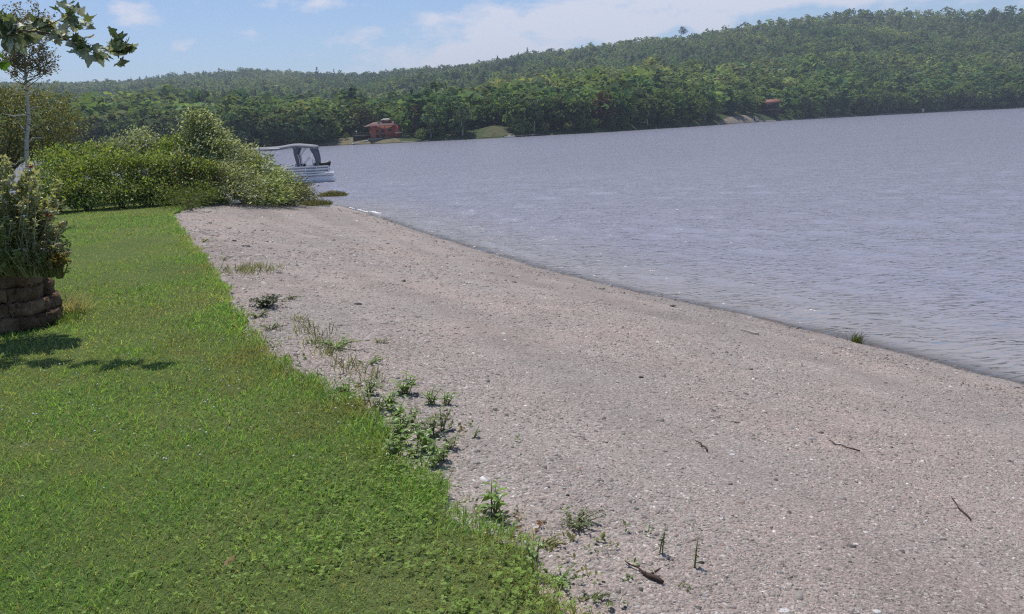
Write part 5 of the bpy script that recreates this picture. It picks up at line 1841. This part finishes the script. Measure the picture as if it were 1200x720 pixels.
# ---------------------------------------------------------------- air, sky and sun
SUN_EL, SUN_AZ = R(66), R(-22)           # azimuth from +Y towards +X
sd = bpy.data.lights.new('sun', 'SUN')
sd.energy = 4.2
sd.angle = R(0.55)
sd.color = (1.0, 0.95, 0.87)
so = bpy.data.objects.new('sun', sd)
col.objects.link(so)
sv = Vector((math.sin(SUN_AZ) * math.cos(SUN_EL), math.cos(SUN_AZ) * math.cos(SUN_EL), math.sin(SUN_EL)))
so.rotation_euler = sv.to_track_quat('Z', 'Y').to_euler()
so.location = sv * 60


def haze():
    t = NT('air')
    v = t.n('ShaderNodeVolumePrincipled')
    v.inputs['Color'].default_value = (0.72, 0.82, 1.0, 1)
    v.inputs['Density'].default_value = HAZE
    v.inputs['Anisotropy'].default_value = 0.1
    t.link(v.outputs[0], t.out.inputs['Volume'])
    o = MB().box((0, 1100, 108), (6400, 5400, 226)).build('haze', t.m)
    tag(o, kind='stuff')
    o['label'] = 'faint blue haze of the air over the lake'
    o['category'] = 'haze'
HAZE = 0.00022
haze()

w = bpy.data.worlds.new('World')
scene.world = w
w.use_nodes = True
nt = w.node_tree
nt.nodes.clear()
def wn(t, **k):
    n = nt.nodes.new(t)
    for a, b in k.items(): setattr(n, a, b)
    return n
def wmath(op, a, b=0.0):
    n = wn('ShaderNodeMath', operation=op)
    for i, v in enumerate((a, b)):
        if isinstance(v, bpy.types.NodeSocket): nt.links.new(v, n.inputs[i])
        else: n.inputs[i].default_value = v
    return n.outputs[0]
sky = wn('ShaderNodeTexSky', sky_type='NISHITA')
sky.sun_disc = False
sky.sun_elevation = SUN_EL
sky.sun_rotation = SUN_AZ
sky.altitude = 300
sky.air_density = 1.0
sky.dust_density = 0.15
sky.ozone_density = 2.0
tc = wn('ShaderNodeTexCoord')
sx = wn('ShaderNodeSeparateXYZ'); nt.links.new(tc.outputs['Generated'], sx.inputs[0])
den = wmath('ADD', wmath('MAXIMUM', sx.outputs[2], 0.0), 0.10)
cx = wn('ShaderNodeCombineXYZ')
nt.links.new(wmath('DIVIDE', sx.outputs[0], den), cx.inputs[0])
nt.links.new(wmath('DIVIDE', sx.outputs[1], den), cx.inputs[1])
def cloud_noise(scale, detail, rough, off):
    mp = wn('ShaderNodeMapping'); mp.inputs['Location'].default_value = off
    nt.links.new(cx.outputs[0], mp.inputs[0])
    n = wn('ShaderNodeTexNoise'); n.inputs['Scale'].default_value = scale; n.inputs['Detail'].default_value = detail; n.inputs['Roughness'].default_value = rough
    nt.links.new(mp.outputs[0], n.inputs['Vector'])
    return n.outputs['Fac']
def wadd(*v):
    r = v[0]
    for q in v[1:]: r = wmath('ADD', r, q)
    return r
ydir = wmath('MAXIMUM', sx.outputs[1], 0.02)
ua, va = wmath('DIVIDE', sx.outputs[0], ydir), wmath('DIVIDE', sx.outputs[2], ydir)
def bank(px, py, wx, wy, k):
    """a cloud bank in the part of the sky seen round photo pixel (px, py)"""
    v = ray(px, py)
    a = wmath('DIVIDE', wmath('SUBTRACT', ua, v[0] / v[1]), wx / F_PX)
    b = wmath('DIVIDE', wmath('SUBTRACT', va, v[2] / v[1]), wy / F_PX)
    q = wmath('MULTIPLY', wadd(wmath('MULTIPLY', a, a), wmath('MULTIPLY', b, b)), -1.0)
    return wmath('MULTIPLY', wmath('EXPONENT', q), k)
ahead = wmath('GREATER_THAN', sx.outputs[1], 0.1)
banks = wadd(bank(590, 55, 150, 34, .35), bank(645, 25, 70, 18, .34), bank(748, 34, 38, 15, .52), bank(500, 85, 160, 22, .26), bank(950, -6, 260, 20, .46), bank(832, 30, 22, 10, .45), bank(620, -60, 400, 50, .2),
             bank(155, 16, 38, 17, .26), bank(215, 52, 22, 9, .32), bank(297, 40, 14, 10, .26), bank(315, 72, 18, 7, .18), bank(128, 99, 30, 7, .30), bank(400, 5, 60, 10, .14))
banks = wmath('MULTIPLY', banks, ahead)
n1 = cloud_noise(0.55, 8, 0.58, (3.1, 0.4, 0))
mp = wn('ShaderNodeMapping'); mp.inputs['Scale'].default_value = (1, 1, 2.2)
nt.links.new(tc.outputs['Generated'], mp.inputs[0])
n2 = wn('ShaderNodeTexNoise'); n2.inputs['Scale'].default_value = 17; n2.inputs['Detail'].default_value = 9; n2.inputs['Roughness'].default_value = .6
nt.links.new(mp.outputs[0], n2.inputs['Vector'])
dens_c = wadd(wmath('MULTIPLY', n1, .15), wmath('MULTIPLY', n2.outputs['Fac'], 1.1), banks)
rp = wn('ShaderNodeValToRGB')
rp.color_ramp.elements[0].position = 0.78; rp.color_ramp.elements[0].color = (0, 0, 0, 1)
rp.color_ramp.elements[1].position = 1.0; rp.color_ramp.elements[1].color = (1, 1, 1, 1)
nt.links.new(dens_c, rp.inputs[0])
mx = wn('ShaderNodeMix', data_type='RGBA')
nt.links.new(wmath('MULTIPLY', rp.outputs[0], 0.85), mx.inputs[0])
wb = wn('ShaderNodeMix', data_type='RGBA', blend_type='MULTIPLY')
wb.inputs[0].default_value = 1.0
nt.links.new(sky.outputs[0], wb.inputs[6])
wb.inputs[7].default_value = (0.84, 0.87, 1.0, 1)
nt.links.new(wb.outputs[2], mx.inputs[6])
mx.inputs[7].default_value = (7.0, 7.1, 8.0, 1)
bg = wn('ShaderNodeBackground')
bg.inputs[1].default_value = 0.115
nt.links.new(mx.outputs[2], bg.inputs[0])
wo = wn('ShaderNodeOutputWorld')
nt.links.new(bg.outputs[0], wo.inputs[0])

# ---------------------------------------------------------------- view
scene.view_settings.view_transform = 'Standard'
scene.view_settings.look = 'None'
scene.view_settings.exposure = 0.0
scene.view_settings.gamma = 1.0
scene.view_settings.use_curve_mapping = False
scene.render.engine = 'CYCLES'
cy = scene.cycles
cy.max_bounces = 6
cy.diffuse_bounces = 3
cy.glossy_bounces = 2
cy.transmission_bounces = 3
cy.transparent_max_bounces = 6
cy.volume_bounces = 0
cy.use_denoising = False
cy.sample_clamp_indirect = 2.5
cy.sample_clamp_direct = 2.5
cy.use_adaptive_sampling = False
scene.render.filter_size = 1.2
cy.filter_width = 1.2
